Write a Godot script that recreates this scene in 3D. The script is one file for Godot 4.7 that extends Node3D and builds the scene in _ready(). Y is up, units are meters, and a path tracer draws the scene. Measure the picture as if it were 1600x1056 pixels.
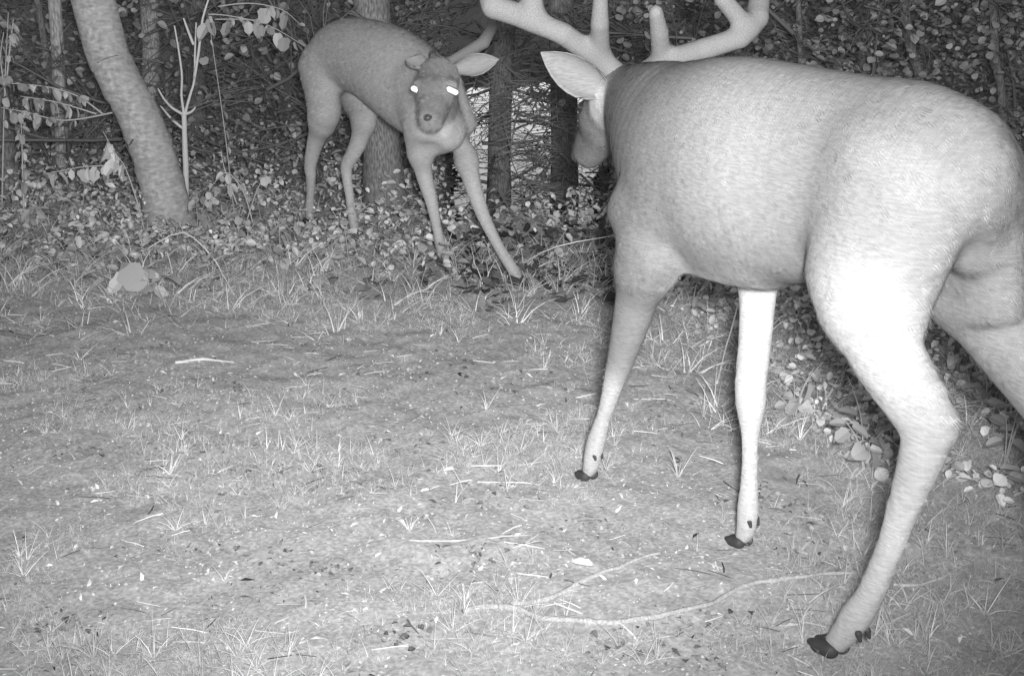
extends Node3D
# A night picture from a trail camera: two deer at the edge of a wood, lit by the camera's own infrared flash.

const CAM_HEIGHT := 1.17
const CAM_PITCH := 19.3
const FOCAL := 1800.0          # in pixels of the 1600 x 1056 photograph

var rng := RandomNumberGenerator.new()
var lump := FastNoiseLite.new()
var patch := FastNoiseLite.new()
var M := {}
var taken := {}

# ------------------------------------------------------------------ small helpers
func rf(a: float, b: float) -> float:
	return rng.randf_range(a, b)

func grey(v: float) -> Color:
	return Color(v, v, v).linear_to_srgb()

func tone(v: float) -> Color:          # linear vertex colour
	return Color(v, v, v)

func numbered(called: String) -> String:
	if not taken.has(called):
		taken[called] = 0
		return called
	taken[called] += 1
	return "%s_%03d" % [called, taken[called]]

func view_ray(px: float, py: float) -> Vector3:
	var d := Vector3((px - 800.0) / FOCAL, -(py - 528.0) / FOCAL, -1.0)
	return d.rotated(Vector3.RIGHT, deg_to_rad(-CAM_PITCH))

func at(px: float, py: float, depth: float) -> Vector3:   # a point "depth" metres ahead of the camera
	var d := view_ray(px, py)
	return Vector3(0, CAM_HEIGHT, 0) + d * (depth / -d.z)

func on_ground(px: float, py: float) -> Vector3:
	var d := view_ray(px, py)
	var p := Vector3(0, CAM_HEIGHT, 0) + d * (-CAM_HEIGHT / d.y)
	p.y = height(p.x, p.z)
	return p

func height(x: float, z: float) -> float:
	var depth := -z
	var h := lump.get_noise_2d(x * 9.0, z * 9.0) * 0.003 + lump.get_noise_2d(x * 3.0, z * 3.0) * 0.006 + lump.get_noise_2d(x * 34.0, z * 34.0) * 0.0022 + lump.get_noise_2d(x * 110.0, z * 110.0) * 0.0014
	h += lump.get_noise_2d(x * 1.2 + 40.0, z * 1.2) * 0.06 * smoothstep(4.6, 9.0, depth)
	# the bank falls away to a pond behind the deer
	var px := (x - 0.011 * depth) / (0.12 + 0.052 * depth)
	h -= 0.5 * smoothstep(5.0, 5.7, depth + 0.4 * px * px + 0.25 * lump.get_noise_1d(x * 6.0)) * (1.0 - smoothstep(0.7, 1.1, absf(px))) * (1.0 - smoothstep(11.6, 12.6, depth + 0.3 * lump.get_noise_1d(x * 5.0 + 9.0)))
	return h

func thing(called: String, label: String, category: String, where := Vector3.ZERO, turn := 0.0, group := "") -> Node3D:
	var o := Node3D.new()
	o.name = numbered(called)
	add_child(o)
	o.position = where
	o.rotation.y = turn
	meta(o, label, category, group)
	return o

func meta(o: Node, label: String, category: String, group := "", kind := "") -> void:
	if label != "": o.set_meta("label", label)
	if category != "": o.set_meta("category", category)
	if group != "": o.set_meta("group", group)
	if kind != "": o.set_meta("kind", kind)

func part(called: String, mesh: Mesh, mat: Material, parent: Node, xf := Transform3D.IDENTITY) -> MeshInstance3D:
	var o := MeshInstance3D.new()
	o.name = called
	o.mesh = mesh
	o.material_override = mat
	o.transform = xf
	parent.add_child(o, true)
	return o

func one(called: String, mesh: Mesh, mat: Material, where := Vector3.ZERO, turn := 0.0) -> MeshInstance3D:
	var o := part(numbered(called), mesh, mat, self)
	o.position = where
	o.rotation.y = turn
	return o

func many(called: String, mesh: Mesh, mat: Material, xf: Array, cols: Array, parent: Node) -> MultiMeshInstance3D:
	var mm := MultiMesh.new()
	mm.transform_format = MultiMesh.TRANSFORM_3D
	mm.use_colors = cols.size() > 0
	mm.mesh = mesh
	mm.instance_count = xf.size()
	for i in xf.size():
		mm.set_instance_transform(i, xf[i])
		if cols.size() > 0: mm.set_instance_color(i, cols[i])
	var o := MultiMeshInstance3D.new()
	o.name = called
	o.multimesh = mm
	o.material_override = mat
	parent.add_child(o, true)
	return o

# ------------------------------------------------------------------ textures and materials
func noise_image(size: int, kind: int, freq: float, octaves: int, seed_: int, lo: float, hi: float, stretch := Vector2.ONE, power := 1.0) -> Image:
	var n := FastNoiseLite.new()
	n.noise_type = kind
	n.frequency = freq
	n.fractal_octaves = octaves
	n.seed = seed_
	var src := n.get_seamless_image(int(size / stretch.x), int(size / stretch.y))
	src.resize(size, size, Image.INTERPOLATE_CUBIC)
	var im := Image.create(size, size, false, Image.FORMAT_RGB8)
	for y in size:
		for x in size:
			var v := pow(src.get_pixel(x, y).r, power)
			v = lerpf(lo, hi, v)
			im.set_pixel(x, y, Color(v, v, v))
	return im

func blend_images(a: Image, b: Image) -> Image:      # product of two, sized as the first
	var n := a.get_width()
	var m := b.get_width()
	var im := Image.create(n, n, false, Image.FORMAT_RGB8)
	for y in n:
		for x in n:
			var v: float = clampf(a.get_pixel(x, y).r * b.get_pixel(x % m, y % m).r, 0.0, 1.0)
			im.set_pixel(x, y, Color(v, v, v))
	return im

func tex(im: Image) -> ImageTexture:
	return ImageTexture.create_from_image(im)

func bump(im: Image, s: float) -> ImageTexture:
	var c := im.duplicate() as Image
	c.convert(Image.FORMAT_RGBA8)
	c.bump_map_to_normal_map(s)
	return ImageTexture.create_from_image(c)

func mat(albedo: float, rough := 0.9, spec := 0.3) -> StandardMaterial3D:
	var m := StandardMaterial3D.new()
	m.albedo_color = grey(albedo)
	m.roughness = rough
	m.metallic_specular = spec
	m.cull_mode = BaseMaterial3D.CULL_DISABLED
	return m

func skin(m: StandardMaterial3D, albedo: ImageTexture, normal: ImageTexture, scale: float, depth: float, world := true) -> void:
	m.uv1_triplanar = true
	m.uv1_world_triplanar = world
	m.uv1_scale = Vector3.ONE * scale
	if albedo: m.albedo_texture = albedo
	if normal:
		m.normal_enabled = true
		m.normal_texture = normal
		m.normal_scale = depth

func make_materials() -> void:
	var speckle := noise_image(1024, FastNoiseLite.TYPE_SIMPLEX, 0.07, 6, 3, 0.78, 1.03)
	var blotch := noise_image(1024, FastNoiseLite.TYPE_SIMPLEX, 0.03, 5, 5, 0.88, 1.02)
	var soil := blend_images(speckle, blotch)
	M.ground = mat(0.64, 1.0, 0.1)
	skin(M.ground, tex(soil), bump(speckle, 4.0), 0.9, 0.7)
	var fur := noise_image(512, FastNoiseLite.TYPE_SIMPLEX, 0.10, 3, 11, 0.80, 1.0, Vector2(5, 1))
	M.fur = mat(1.0, 0.95, 0.15)
	M.fur.vertex_color_use_as_albedo = true
	skin(M.fur, tex(fur), bump(fur, 3.0), 3.2, 0.7, false)
	M.hair = mat(1.0, 0.95, 0.1)
	M.hair.vertex_color_use_as_albedo = true
	M.velvet = mat(0.25, 1.0, 0.1)
	var nap := noise_image(256, FastNoiseLite.TYPE_SIMPLEX, 0.12, 3, 77, 0.72, 1.0)
	skin(M.velvet, tex(nap), bump(nap, 5.0), 9.0, 0.8, false)
	M.hoof = mat(0.05, 0.6, 0.4)
	M.nose = mat(0.06, 0.4, 0.5)
	M.tapetum = mat(0.4, 0.38, 0.5)
	M.tapetum.metallic = 1.0
	M.eye = mat(0.02, 0.1, 0.6)
	var bark := noise_image(512, FastNoiseLite.TYPE_SIMPLEX, 0.05, 4, 21, 0.48, 1.0, Vector2(1, 4), 0.8)
	var lent := noise_image(512, FastNoiseLite.TYPE_SIMPLEX, 0.06, 3, 23, 0.78, 1.05, Vector2(2.5, 1), 0.7)
	M.bark = mat(0.72, 0.95, 0.2)
	skin(M.bark, tex(bark), bump(bark, 8.0), 2.6, 1.0)
	M.stick = mat(0.7, 0.9, 0.2)
	M.smooth_bark = mat(0.6, 0.9, 0.2)
	var mottle := blend_images(noise_image(512, FastNoiseLite.TYPE_SIMPLEX, 0.03, 5, 31, 0.72, 1.0), lent)
	skin(M.smooth_bark, tex(mottle), bump(mottle, 3.0), 1.7, 0.8)
	skin(M.stick, tex(mottle), bump(mottle, 3.0), 9.0, 0.6)
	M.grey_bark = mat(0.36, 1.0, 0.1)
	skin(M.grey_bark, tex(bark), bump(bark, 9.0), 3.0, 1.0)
	M.twig = mat(0.17, 0.9, 0.2)
	M.pale_twig = mat(0.62, 0.8, 0.3)
	M.stalk = mat(0.42, 0.8, 0.3)
	M.leaf = mat(1.0, 0.6, 0.35)
	M.leaf.vertex_color_use_as_albedo = true
	M.bough = mat(0.22, 0.7, 0.3)
	M.crown = mat(0.3, 0.6, 0.35)
	M.grass = mat(1.0, 0.7, 0.3)
	M.grass.vertex_color_use_as_albedo = true
	M.litter = mat(1.0, 0.85, 0.2)
	M.litter.vertex_color_use_as_albedo = true
	M.needle = mat(1.0, 0.7, 0.3)
	M.needle.vertex_color_use_as_albedo = true
	M.stone = mat(0.75, 0.8, 0.3)
	skin(M.stone, tex(speckle), null, 8.0, 1.0)
	M.water = mat(0.01, 0.03, 1.0)
	M.water.clearcoat_enabled = true
	M.water.clearcoat = 1.0
	M.water.clearcoat_roughness = 0.03

# ------------------------------------------------------------------ meshes
func tube(st: SurfaceTool, pts: Array, rads: Array, sides := 8, rough := 0.0, capped := true) -> void:
	var rings := []
	var ref := Vector3(0.31, 0.2, 0.93)
	for i in pts.size():
		var d: Vector3 = (pts[mini(i + 1, pts.size() - 1)] - pts[maxi(i - 1, 0)]).normalized()
		var u := d.cross(ref).normalized()
		var v := d.cross(u).normalized()
		var ring := []
		for k in sides:
			var a := TAU * k / sides
			var r: float = rads[i]
			if rough > 0.0:
				var q: Vector3 = pts[i]
				r *= 1.0 + rough * lump.get_noise_3d(q.x * 30.0 + cos(a) * 25.0, q.y * 30.0, q.z * 30.0 + sin(a) * 25.0)
			ring.append(pts[i] + (u * cos(a) + v * sin(a)) * r)
		rings.append(ring)
	for i in pts.size() - 1:
		for k in sides:
			var k2 := (k + 1) % sides
			for p in [rings[i][k], rings[i + 1][k], rings[i][k2], rings[i][k2], rings[i + 1][k], rings[i + 1][k2]]:
				st.add_vertex(p)
	if capped:
		for e in [0, pts.size() - 1]:
			for k in sides:
				var k2 := (k + 1) % sides
				for p in ([pts[e], rings[e][k], rings[e][k2]] if e == 0 else [pts[e], rings[e][k2], rings[e][k]]):
					st.add_vertex(p)

func begin(smooth := true) -> SurfaceTool:
	var st := SurfaceTool.new()
	st.begin(Mesh.PRIMITIVE_TRIANGLES)
	st.set_smooth_group(0 if smooth else -1)
	return st

func finish(st: SurfaceTool) -> ArrayMesh:
	st.index()
	st.generate_normals()
	return st.commit()

func curve_points(ctrl: Array, steps: int) -> Array:
	var out := []
	var n := ctrl.size()
	for i in n - 1:
		var p0: Vector3 = ctrl[maxi(i - 1, 0)]
		var p1: Vector3 = ctrl[i]
		var p2: Vector3 = ctrl[i + 1]
		var p3: Vector3 = ctrl[mini(i + 2, n - 1)]
		for k in steps:
			out.append(p1.cubic_interpolate(p2, p0, p3, float(k) / steps))
	out.append(ctrl[n - 1])
	return out

func ramp(a: float, b: float, n: int) -> Array:
	var out := []
	for i in n: out.append(lerpf(a, b, float(i) / maxf(1, n - 1)))
	return out

# an ovate leaf along +Z of unit length, folded on its midrib and bent down, about 20 triangles
func leaf_mesh(width: float, fold: float, droop: float, toothed := 0.0) -> ArrayMesh:
	var st := begin(false)
	var prof := [0.0, 0.55, 0.88, 1.0, 0.84, 0.48, 0.0]
	var rows := []
	for i in prof.size():
		var t := float(i) / (prof.size() - 1)
		var w: float = prof[i] * width * (1.0 + toothed * (0.5 if i % 2 == 0 else -0.5))
		var y := -droop * t * t
		rows.append([Vector3(-w, y + fold * w, t), Vector3(0, y, t), Vector3(w, y + fold * w, t)])
	for i in prof.size() - 1:
		for s in 2:
			var a: Vector3 = rows[i][s]; var b: Vector3 = rows[i][s + 1]; var c: Vector3 = rows[i + 1][s]; var d: Vector3 = rows[i + 1][s + 1]
			if i > 0: for p in [a, c, b]: st.add_vertex(p)
			if i < prof.size() - 2: for p in [b, c, d]: st.add_vertex(p)
			if i == 0: for p in [rows[0][1], c, d]: st.add_vertex(p)
			if i == prof.size() - 2: for p in [a, rows[i + 1][1], b]: st.add_vertex(p)
	st.generate_normals()
	return st.commit()

func blade(st: SurfaceTool, base: Vector3, dir: Vector3, length: float, width: float, bend: float) -> void:
	var side := dir.cross(Vector3.UP)
	side = (side.normalized() if side.length() > 0.05 else Vector3.RIGHT).rotated(dir, rf(-1.2, 1.2)) * width
	var out := Vector3(dir.x, 0, dir.z).normalized()
	var last := [base - side, base + side]
	for i in range(1, 4):
		var t := i / 3.0
		var p := base + dir * length * t + (out * 0.7 - Vector3.UP) * bend * length * t * t
		var w := side * (1.0 - t * 0.85)
		var now := [p - w, p + w]
		for q in [last[0], now[0], last[1], last[1], now[0], now[1]]: st.add_vertex(q)
		last = now

func grass_tuft(n: int, spread: float, lean: float, hi: float) -> ArrayMesh:
	var st := begin(false)
	for i in n:
		var a := rf(0, TAU)
		var dir := Vector3(cos(a) * rf(0.1, lean), 1.0, sin(a) * rf(0.1, lean)).normalized()
		blade(st, Vector3(cos(a), 0, sin(a)) * rf(0, spread), dir, hi * rf(0.45, 1.0), hi * rf(0.008, 0.016), rf(0.0, 0.5))
	st.generate_normals()
	return st.commit()

# ------------------------------------------------------------------ flesh: tapered oval capsules joined by a smooth minimum, meshed as surface nets
class Flesh:
	var A := PackedVector3Array()
	var AX := PackedVector3Array()
	var SD := PackedVector3Array()
	var UP := PackedVector3Array()
	var LN := PackedFloat32Array()
	var W0 := PackedFloat32Array()
	var H0 := PackedFloat32Array()
	var W1 := PackedFloat32Array()
	var H1 := PackedFloat32Array()
	var K := PackedFloat32Array()
	var T := PackedFloat32Array()
	var E := PackedFloat32Array()      # how far the rounded ends reach
	var marks := []

	func seg(a: Vector3, b: Vector3, w0: float, h0: float, w1: float, h1: float, k := 0.03, tone := 0.4, ends := 1.0) -> void:
		E.append(ends)
		var ax := b - a
		var ln := maxf(ax.length(), 0.0005)
		ax = ax / ln if ax.length() > 0.0005 else Vector3.FORWARD
		var side := Vector3.RIGHT - ax * ax.dot(Vector3.RIGHT)
		side = side.normalized() if side.length() > 0.2 else (Vector3.FORWARD - ax * ax.dot(Vector3.FORWARD)).normalized()
		A.append(a); AX.append(ax); SD.append(side); UP.append(ax.cross(side)); LN.append(ln)
		W0.append(w0); H0.append(h0); W1.append(w1); H1.append(h1); K.append(k); T.append(tone)

	func one(i: int, p: Vector3) -> float:
		var v := p - A[i]
		var along := v.dot(AX[i])
		var t := clampf(along / LN[i], 0.0, 1.0)
		var w := lerpf(W0[i], W1[i], t)
		var h := lerpf(H0[i], H1[i], t)
		var m := minf(w, h)
		var me := m * E[i]
		var q := Vector3(v.dot(SD[i]) / w, v.dot(UP[i]) / h, (along - t * LN[i]) / me)
		var l := q.length()
		if l < 0.001: return -m
		return l * (l - 1.0) / Vector3(q.x / w, q.y / h, q.z / me).length()

	func field(p: Vector3, which: PackedInt32Array) -> float:
		var d := 1.0
		for i in which:
			var e := one(i, p)
			var k := K[i]
			var hh := k - absf(d - e)
			d = minf(d, e)
			if hh > 0.0: d -= hh * hh / (4.0 * k)
		return d

	func near(lo: Vector3, hi: Vector3, margin: float) -> PackedInt32Array:
		var out := PackedInt32Array()
		for i in A.size():
			var b := A[i] + AX[i] * LN[i]
			var r := maxf(maxf(W0[i], H0[i]), maxf(W1[i], H1[i])) + margin + K[i]
			var l := A[i].min(b) - Vector3.ONE * r
			var h := A[i].max(b) + Vector3.ONE * r
			if l.x < hi.x and l.y < hi.y and l.z < hi.z and h.x > lo.x and h.y > lo.y and h.z > lo.z: out.append(i)
		return out

	func build(c: float) -> Dictionary:
		var lo := Vector3.ONE * 1e9
		var hi := -lo
		for i in A.size():
			var b := A[i] + AX[i] * LN[i]
			var r := Vector3.ONE * (maxf(maxf(W0[i], H0[i]), maxf(W1[i], H1[i])) + 2.5 * c)
			lo = lo.min(A[i] - r).min(b - r)
			hi = hi.max(A[i] + r).max(b + r)
		const BL := 6
		var nb := Vector3i(((hi - lo) / (c * BL)).ceil())
		var n := nb * BL + Vector3i.ONE
		var F := PackedFloat32Array()
		F.resize(n.x * n.y * n.z)
		F.fill(1.0)
		var sx := 1
		var sy := n.x
		var sz := n.x * n.y
		var live := []
		var half := c * BL * 0.5
		for bz in nb.z:
			for by in nb.y:
				for bx in nb.x:
					var blo := lo + Vector3(bx, by, bz) * (c * BL)
					var which := near(blo, blo + Vector3.ONE * c * BL, c)
					if which.is_empty(): continue
					var mid := field(blo + Vector3.ONE * half, which)
					if absf(mid) > half * 2.6:
						if mid < 0.0:
							for z in BL + 1:
								for y in BL + 1:
									for x in BL + 1:
										var g := (bx * BL + x) + (by * BL + y) * sy + (bz * BL + z) * sz
										if F[g] == 1.0: F[g] = -0.5
						continue
					live.append([bx, by, bz, which])
					for z in BL + 1:
						for y in BL + 1:
							for x in BL + 1:
								var g := (bx * BL + x) + (by * BL + y) * sy + (bz * BL + z) * sz
								if F[g] == 1.0 or F[g] == -0.5:
									F[g] = field(blo + Vector3(x, y, z) * c, which)
		var id := PackedInt32Array()
		id.resize(F.size())
		id.fill(-1)
		var P := PackedVector3Array()
		var C := PackedColorArray()
		var offs := [0, sx, sy, sx + sy, sz, sx + sz, sy + sz, sx + sy + sz]
		var corner := [Vector3(0, 0, 0), Vector3(1, 0, 0), Vector3(0, 1, 0), Vector3(1, 1, 0), Vector3(0, 0, 1), Vector3(1, 0, 1), Vector3(0, 1, 1), Vector3(1, 1, 1)]
		var edges := [[0, 1], [2, 3], [4, 5], [6, 7], [0, 2], [1, 3], [4, 6], [5, 7], [0, 4], [1, 5], [2, 6], [3, 7]]
		for b in live:
			var which: PackedInt32Array = b[3]
			for z in BL:
				for y in BL:
					for x in BL:
						var cx: int = b[0] * BL + x
						var cy: int = b[1] * BL + y
						var cz: int = b[2] * BL + z
						var g: int = cx + cy * sy + cz * sz
						var neg := 0
						for o in offs: if F[g + o] < 0.0: neg += 1
						if neg == 0 or neg == 8: continue
						var sum := Vector3.ZERO
						var cnt := 0
						for e in edges:
							var fa := F[g + offs[e[0]]]
							var fb := F[g + offs[e[1]]]
							if (fa < 0.0) != (fb < 0.0):
								sum += corner[e[0]].lerp(corner[e[1]], fa / (fa - fb))
								cnt += 1
						var p := lo + (Vector3(cx, cy, cz) + sum / cnt) * c
						id[g] = P.size()
						P.append(p)
						var tw := 0.0
						var tt := 0.0
						for i in which:
							var w := exp(-maxf(one(i, p), 0.0) / 0.014)
							tw += w
							tt += w * T[i]
						var v := tt / maxf(tw, 1e-9)
						for m in marks:
							var q: Vector3 = (p - m[0]) / m[1]
							var s := 1.0 - smoothstep(0.55, 1.0, q.length())
							if s > 0.0: v = lerpf(v, m[2], s)
						C.append(Color(v, v, v))
		var I := PackedInt32Array()
		var N := PackedVector3Array()
		N.resize(P.size())
		var dirs := [[sx, sy, sz], [sy, sz, sx], [sz, sx, sy]]
		for b in live:
			for z in BL:
				for y in BL:
					for x in BL:
						var g: int = (b[0] * BL + x) + (b[1] * BL + y) * sy + (b[2] * BL + z) * sz
						if id[g] < 0: continue
						for d in dirs:
							var inside := F[g] < 0.0
							if inside == (F[g + d[0]] < 0.0): continue
							if g - d[1] - d[2] < 0: continue
							var q := [id[g], id[g - d[1]], id[g - d[1] - d[2]], id[g - d[2]]]
							if q[1] < 0 or q[2] < 0 or q[3] < 0: continue
							if inside: q = [q[0], q[3], q[2], q[1]]
							for t in [[0, 1, 2], [0, 2, 3]]:
								var a: int = q[t[0]]
								var bb: int = q[t[1]]
								var cc: int = q[t[2]]
								I.append(a); I.append(bb); I.append(cc)
								var nn := (P[cc] - P[a]).cross(P[bb] - P[a])
								N[a] += nn; N[bb] += nn; N[cc] += nn
		for i in N.size(): N[i] = N[i].normalized()
		var arr := []
		arr.resize(Mesh.ARRAY_MAX)
		arr[Mesh.ARRAY_VERTEX] = P
		arr[Mesh.ARRAY_NORMAL] = N
		arr[Mesh.ARRAY_COLOR] = C
		arr[Mesh.ARRAY_INDEX] = I
		var am := ArrayMesh.new()
		am.add_surface_from_arrays(Mesh.PRIMITIVE_TRIANGLES, arr)
		return {"mesh": am, "p": P, "n": N, "c": C}

func L(f: float, l: float, u: float) -> Vector3:    # forward, left, up in an animal's own frame
	return Vector3(-l, u, -f)

func limb(s: Flesh, pts: Array, join := 0.035, slim := 0.86, steps := 3) -> void:   # each: [point, half width across, half depth, tone]; a smooth sweep without rings
	var n := pts.size()
	var last := []
	for i in n - 1:
		for k in steps + (1 if i == n - 2 else 0):
			var t := float(k) / steps
			var a: Array = pts[maxi(i - 1, 0)]
			var b: Array = pts[i]
			var c: Array = pts[i + 1]
			var d: Array = pts[mini(i + 2, n - 1)]
			var p: Vector3 = (b[0] as Vector3).cubic_interpolate(c[0], a[0], d[0], t)
			var now := [p, cubic_interpolate(b[1], c[1], a[1], d[1], t) * slim, cubic_interpolate(b[2], c[2], a[2], d[2], t) * slim, lerpf(b[3], c[3], t)]
			if last.size() > 0:
				s.seg(last[0], now[0], last[1], last[2], now[1], now[2], join if i == 0 else 0.003, last[3], 1.0 if (i == 0 and k <= 1) or (i == n - 2 and k == steps) else 0.3)
			last = now

# a cupped ear with thickness, from base to tip, open towards "open"
func ear_mesh(base: Vector3, tip: Vector3, open: Vector3, width: float, inner: float, outer: float) -> ArrayMesh:
	var st := begin()
	var ax := (tip - base)
	var side := ax.cross(open).normalized()
	var up := side.cross(ax).normalized()
	var prof := [0.42, 0.66, 0.88, 1.0, 1.0, 0.92, 0.74, 0.46, 0.05]
	for face in 2:
		var rows := []
		for i in prof.size():
			var t := float(i) / (prof.size() - 1)
			var row := []
			for k in 9:
				var v := (k - 4) / 4.0
				var w: float = prof[i] * width
				var ang := v * lerpf(2.2, 0.9, t)
				var p := base + ax * t + side * sin(ang) * w * lerpf(0.8, 1.15, t) + up * ((1.0 - cos(ang)) * w * 0.9 + t * t * 0.02)
				if face == 1: p -= up * 0.007 * (1.0 - absf(v)) * (1.0 - t * 0.6)
				row.append(p)
			rows.append(row)
		st.set_color(tone(inner if face == 0 else outer))
		for i in prof.size() - 1:
			for k in 8:
				var q := [rows[i][k], rows[i + 1][k], rows[i][k + 1], rows[i][k + 1], rows[i + 1][k], rows[i + 1][k + 1]]
				if face == 1: q = [rows[i][k], rows[i][k + 1], rows[i + 1][k], rows[i][k + 1], rows[i + 1][k + 1], rows[i + 1][k]]
				for p in q: st.add_vertex(p)
	st.index()
	st.generate_normals()
	return st.commit()

func antler(parent: Node, beam: Array, tines: Array, cell: float) -> void:
	var s := Flesh.new()
	for i in beam.size() - 1:
		s.seg(beam[i][0], beam[i + 1][0], beam[i][1] * 0.86, beam[i][1] * 0.86, beam[i + 1][1] * 0.86, beam[i + 1][1] * 0.86, 0.004)
	for t in tines:
		for i in t.size() - 1:
			s.seg(t[i][0], t[i + 1][0], t[i][1], t[i][1], t[i + 1][1], t[i + 1][1], 0.018 if i == 0 else 0.003)
	var b := s.build(cell)
	part("antler", b.mesh, M.velvet, parent)

# a cloven hoof: two pointed toes side by side; "ahead" is the way the toes point
func hoof(parent: Node, at_: Vector3, ahead: Vector3, size: float) -> void:
	var s := Flesh.new()
	var side := ahead.cross(Vector3.UP).normalized()
	for k in [-1.0, 1.0]:
		var a: Vector3 = at_ + side * k * 0.0145 * size + Vector3(0, 0.024 * size, 0) - ahead * 0.012 * size
		var m: Vector3 = at_ + side * k * 0.0145 * size + Vector3(0, 0.017 * size, 0) + ahead * 0.018 * size
		var b: Vector3 = at_ + side * k * 0.010 * size + Vector3(0, 0.009 * size, 0) + ahead * 0.046 * size
		s.seg(a, m, 0.0165 * size, 0.0165 * size, 0.0155 * size, 0.0155 * size, 0.002)
		s.seg(m, b, 0.0155 * size, 0.0155 * size, 0.007 * size, 0.007 * size, 0.002)
	part("hoof", s.build(0.003).mesh, M.hoof, parent)

func dewclaws(parent: Node, where: Vector3, ahead: Vector3, size: float) -> void:
	var side := ahead.cross(Vector3.UP).normalized()
	for k in [-1.0, 1.0]:
		var s := Flesh.new()
		var a: Vector3 = where + side * k * 0.015 * size - ahead * 0.006 * size
		s.seg(a, a - Vector3(0, 0.016 * size, 0) - ahead * 0.008 * size, 0.009 * size, 0.009 * size, 0.005 * size, 0.005 * size, 0.002)
		part("dewclaw", s.build(0.003).mesh, M.hoof, parent)

func coat(parent: Node, b: Dictionary, count: int, length: float, lift: float) -> void:
	var P: PackedVector3Array = b.p
	var N: PackedVector3Array = b.n
	var C: PackedColorArray = b.c
	var V := PackedVector3Array()
	var VN := PackedVector3Array()
	var VC := PackedColorArray()
	for i in count:
		var k := rng.randi_range(0, P.size() - 1)
		var n := N[k]
		var lay := Vector3(0, -0.55, 1.0)          # hair lies backward and down
		var t := lay - n * lay.dot(n)
		if t.length() < 0.05: continue
		t = t.normalized().rotated(n, rf(-0.25, 0.25))
		var d := (t + n * (lift * rf(0.3, 1.3) + 0.25 * maxf(0.0, lump.get_noise_3d(P[k].x * 25.0, P[k].y * 60.0 + 5.0, P[k].z * 20.0)))).normalized()
		var s := n.cross(d).normalized()
		var len_ := length * rf(0.6, 1.2) * (1.0 if P[k].y > 0.52 else 0.5)
		var jit := Vector3(rf(-1, 1), rf(-1, 1), rf(-1, 1)) * 0.006
		jit -= n * n.dot(jit)
		var root := P[k] + jit - n * 0.0015
		var q3 := P[k]
		var v := C[k].r * rf(0.78, 1.15) * (1.0 + 0.42 * lump.get_noise_3d(q3.x * 30.0, q3.y * 75.0, q3.z * 22.0))
		var hn := (n + Vector3(rf(-1, 1), rf(-1, 1), rf(-1, 1)) * 0.45).normalized()
		for q in 2:
			var o := s * (q - 0.5) * len_ * 0.16
			V.append(root + o + s * len_ * 0.028)
			V.append(root + o * 1.8 + d * len_ * rf(0.8, 1.1))
			V.append(root + o - s * len_ * 0.028)
			for j in 3:
				VN.append(hn)
				VC.append(Color(v, v, v))
	var arr := []
	arr.resize(Mesh.ARRAY_MAX)
	arr[Mesh.ARRAY_VERTEX] = V
	arr[Mesh.ARRAY_NORMAL] = VN
	arr[Mesh.ARRAY_COLOR] = VC
	var am := ArrayMesh.new()
	am.add_surface_from_arrays(Mesh.PRIMITIVE_TRIANGLES, arr)
	meta(part("coat", am, M.hair, parent), "", "", "", "stuff")

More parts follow.
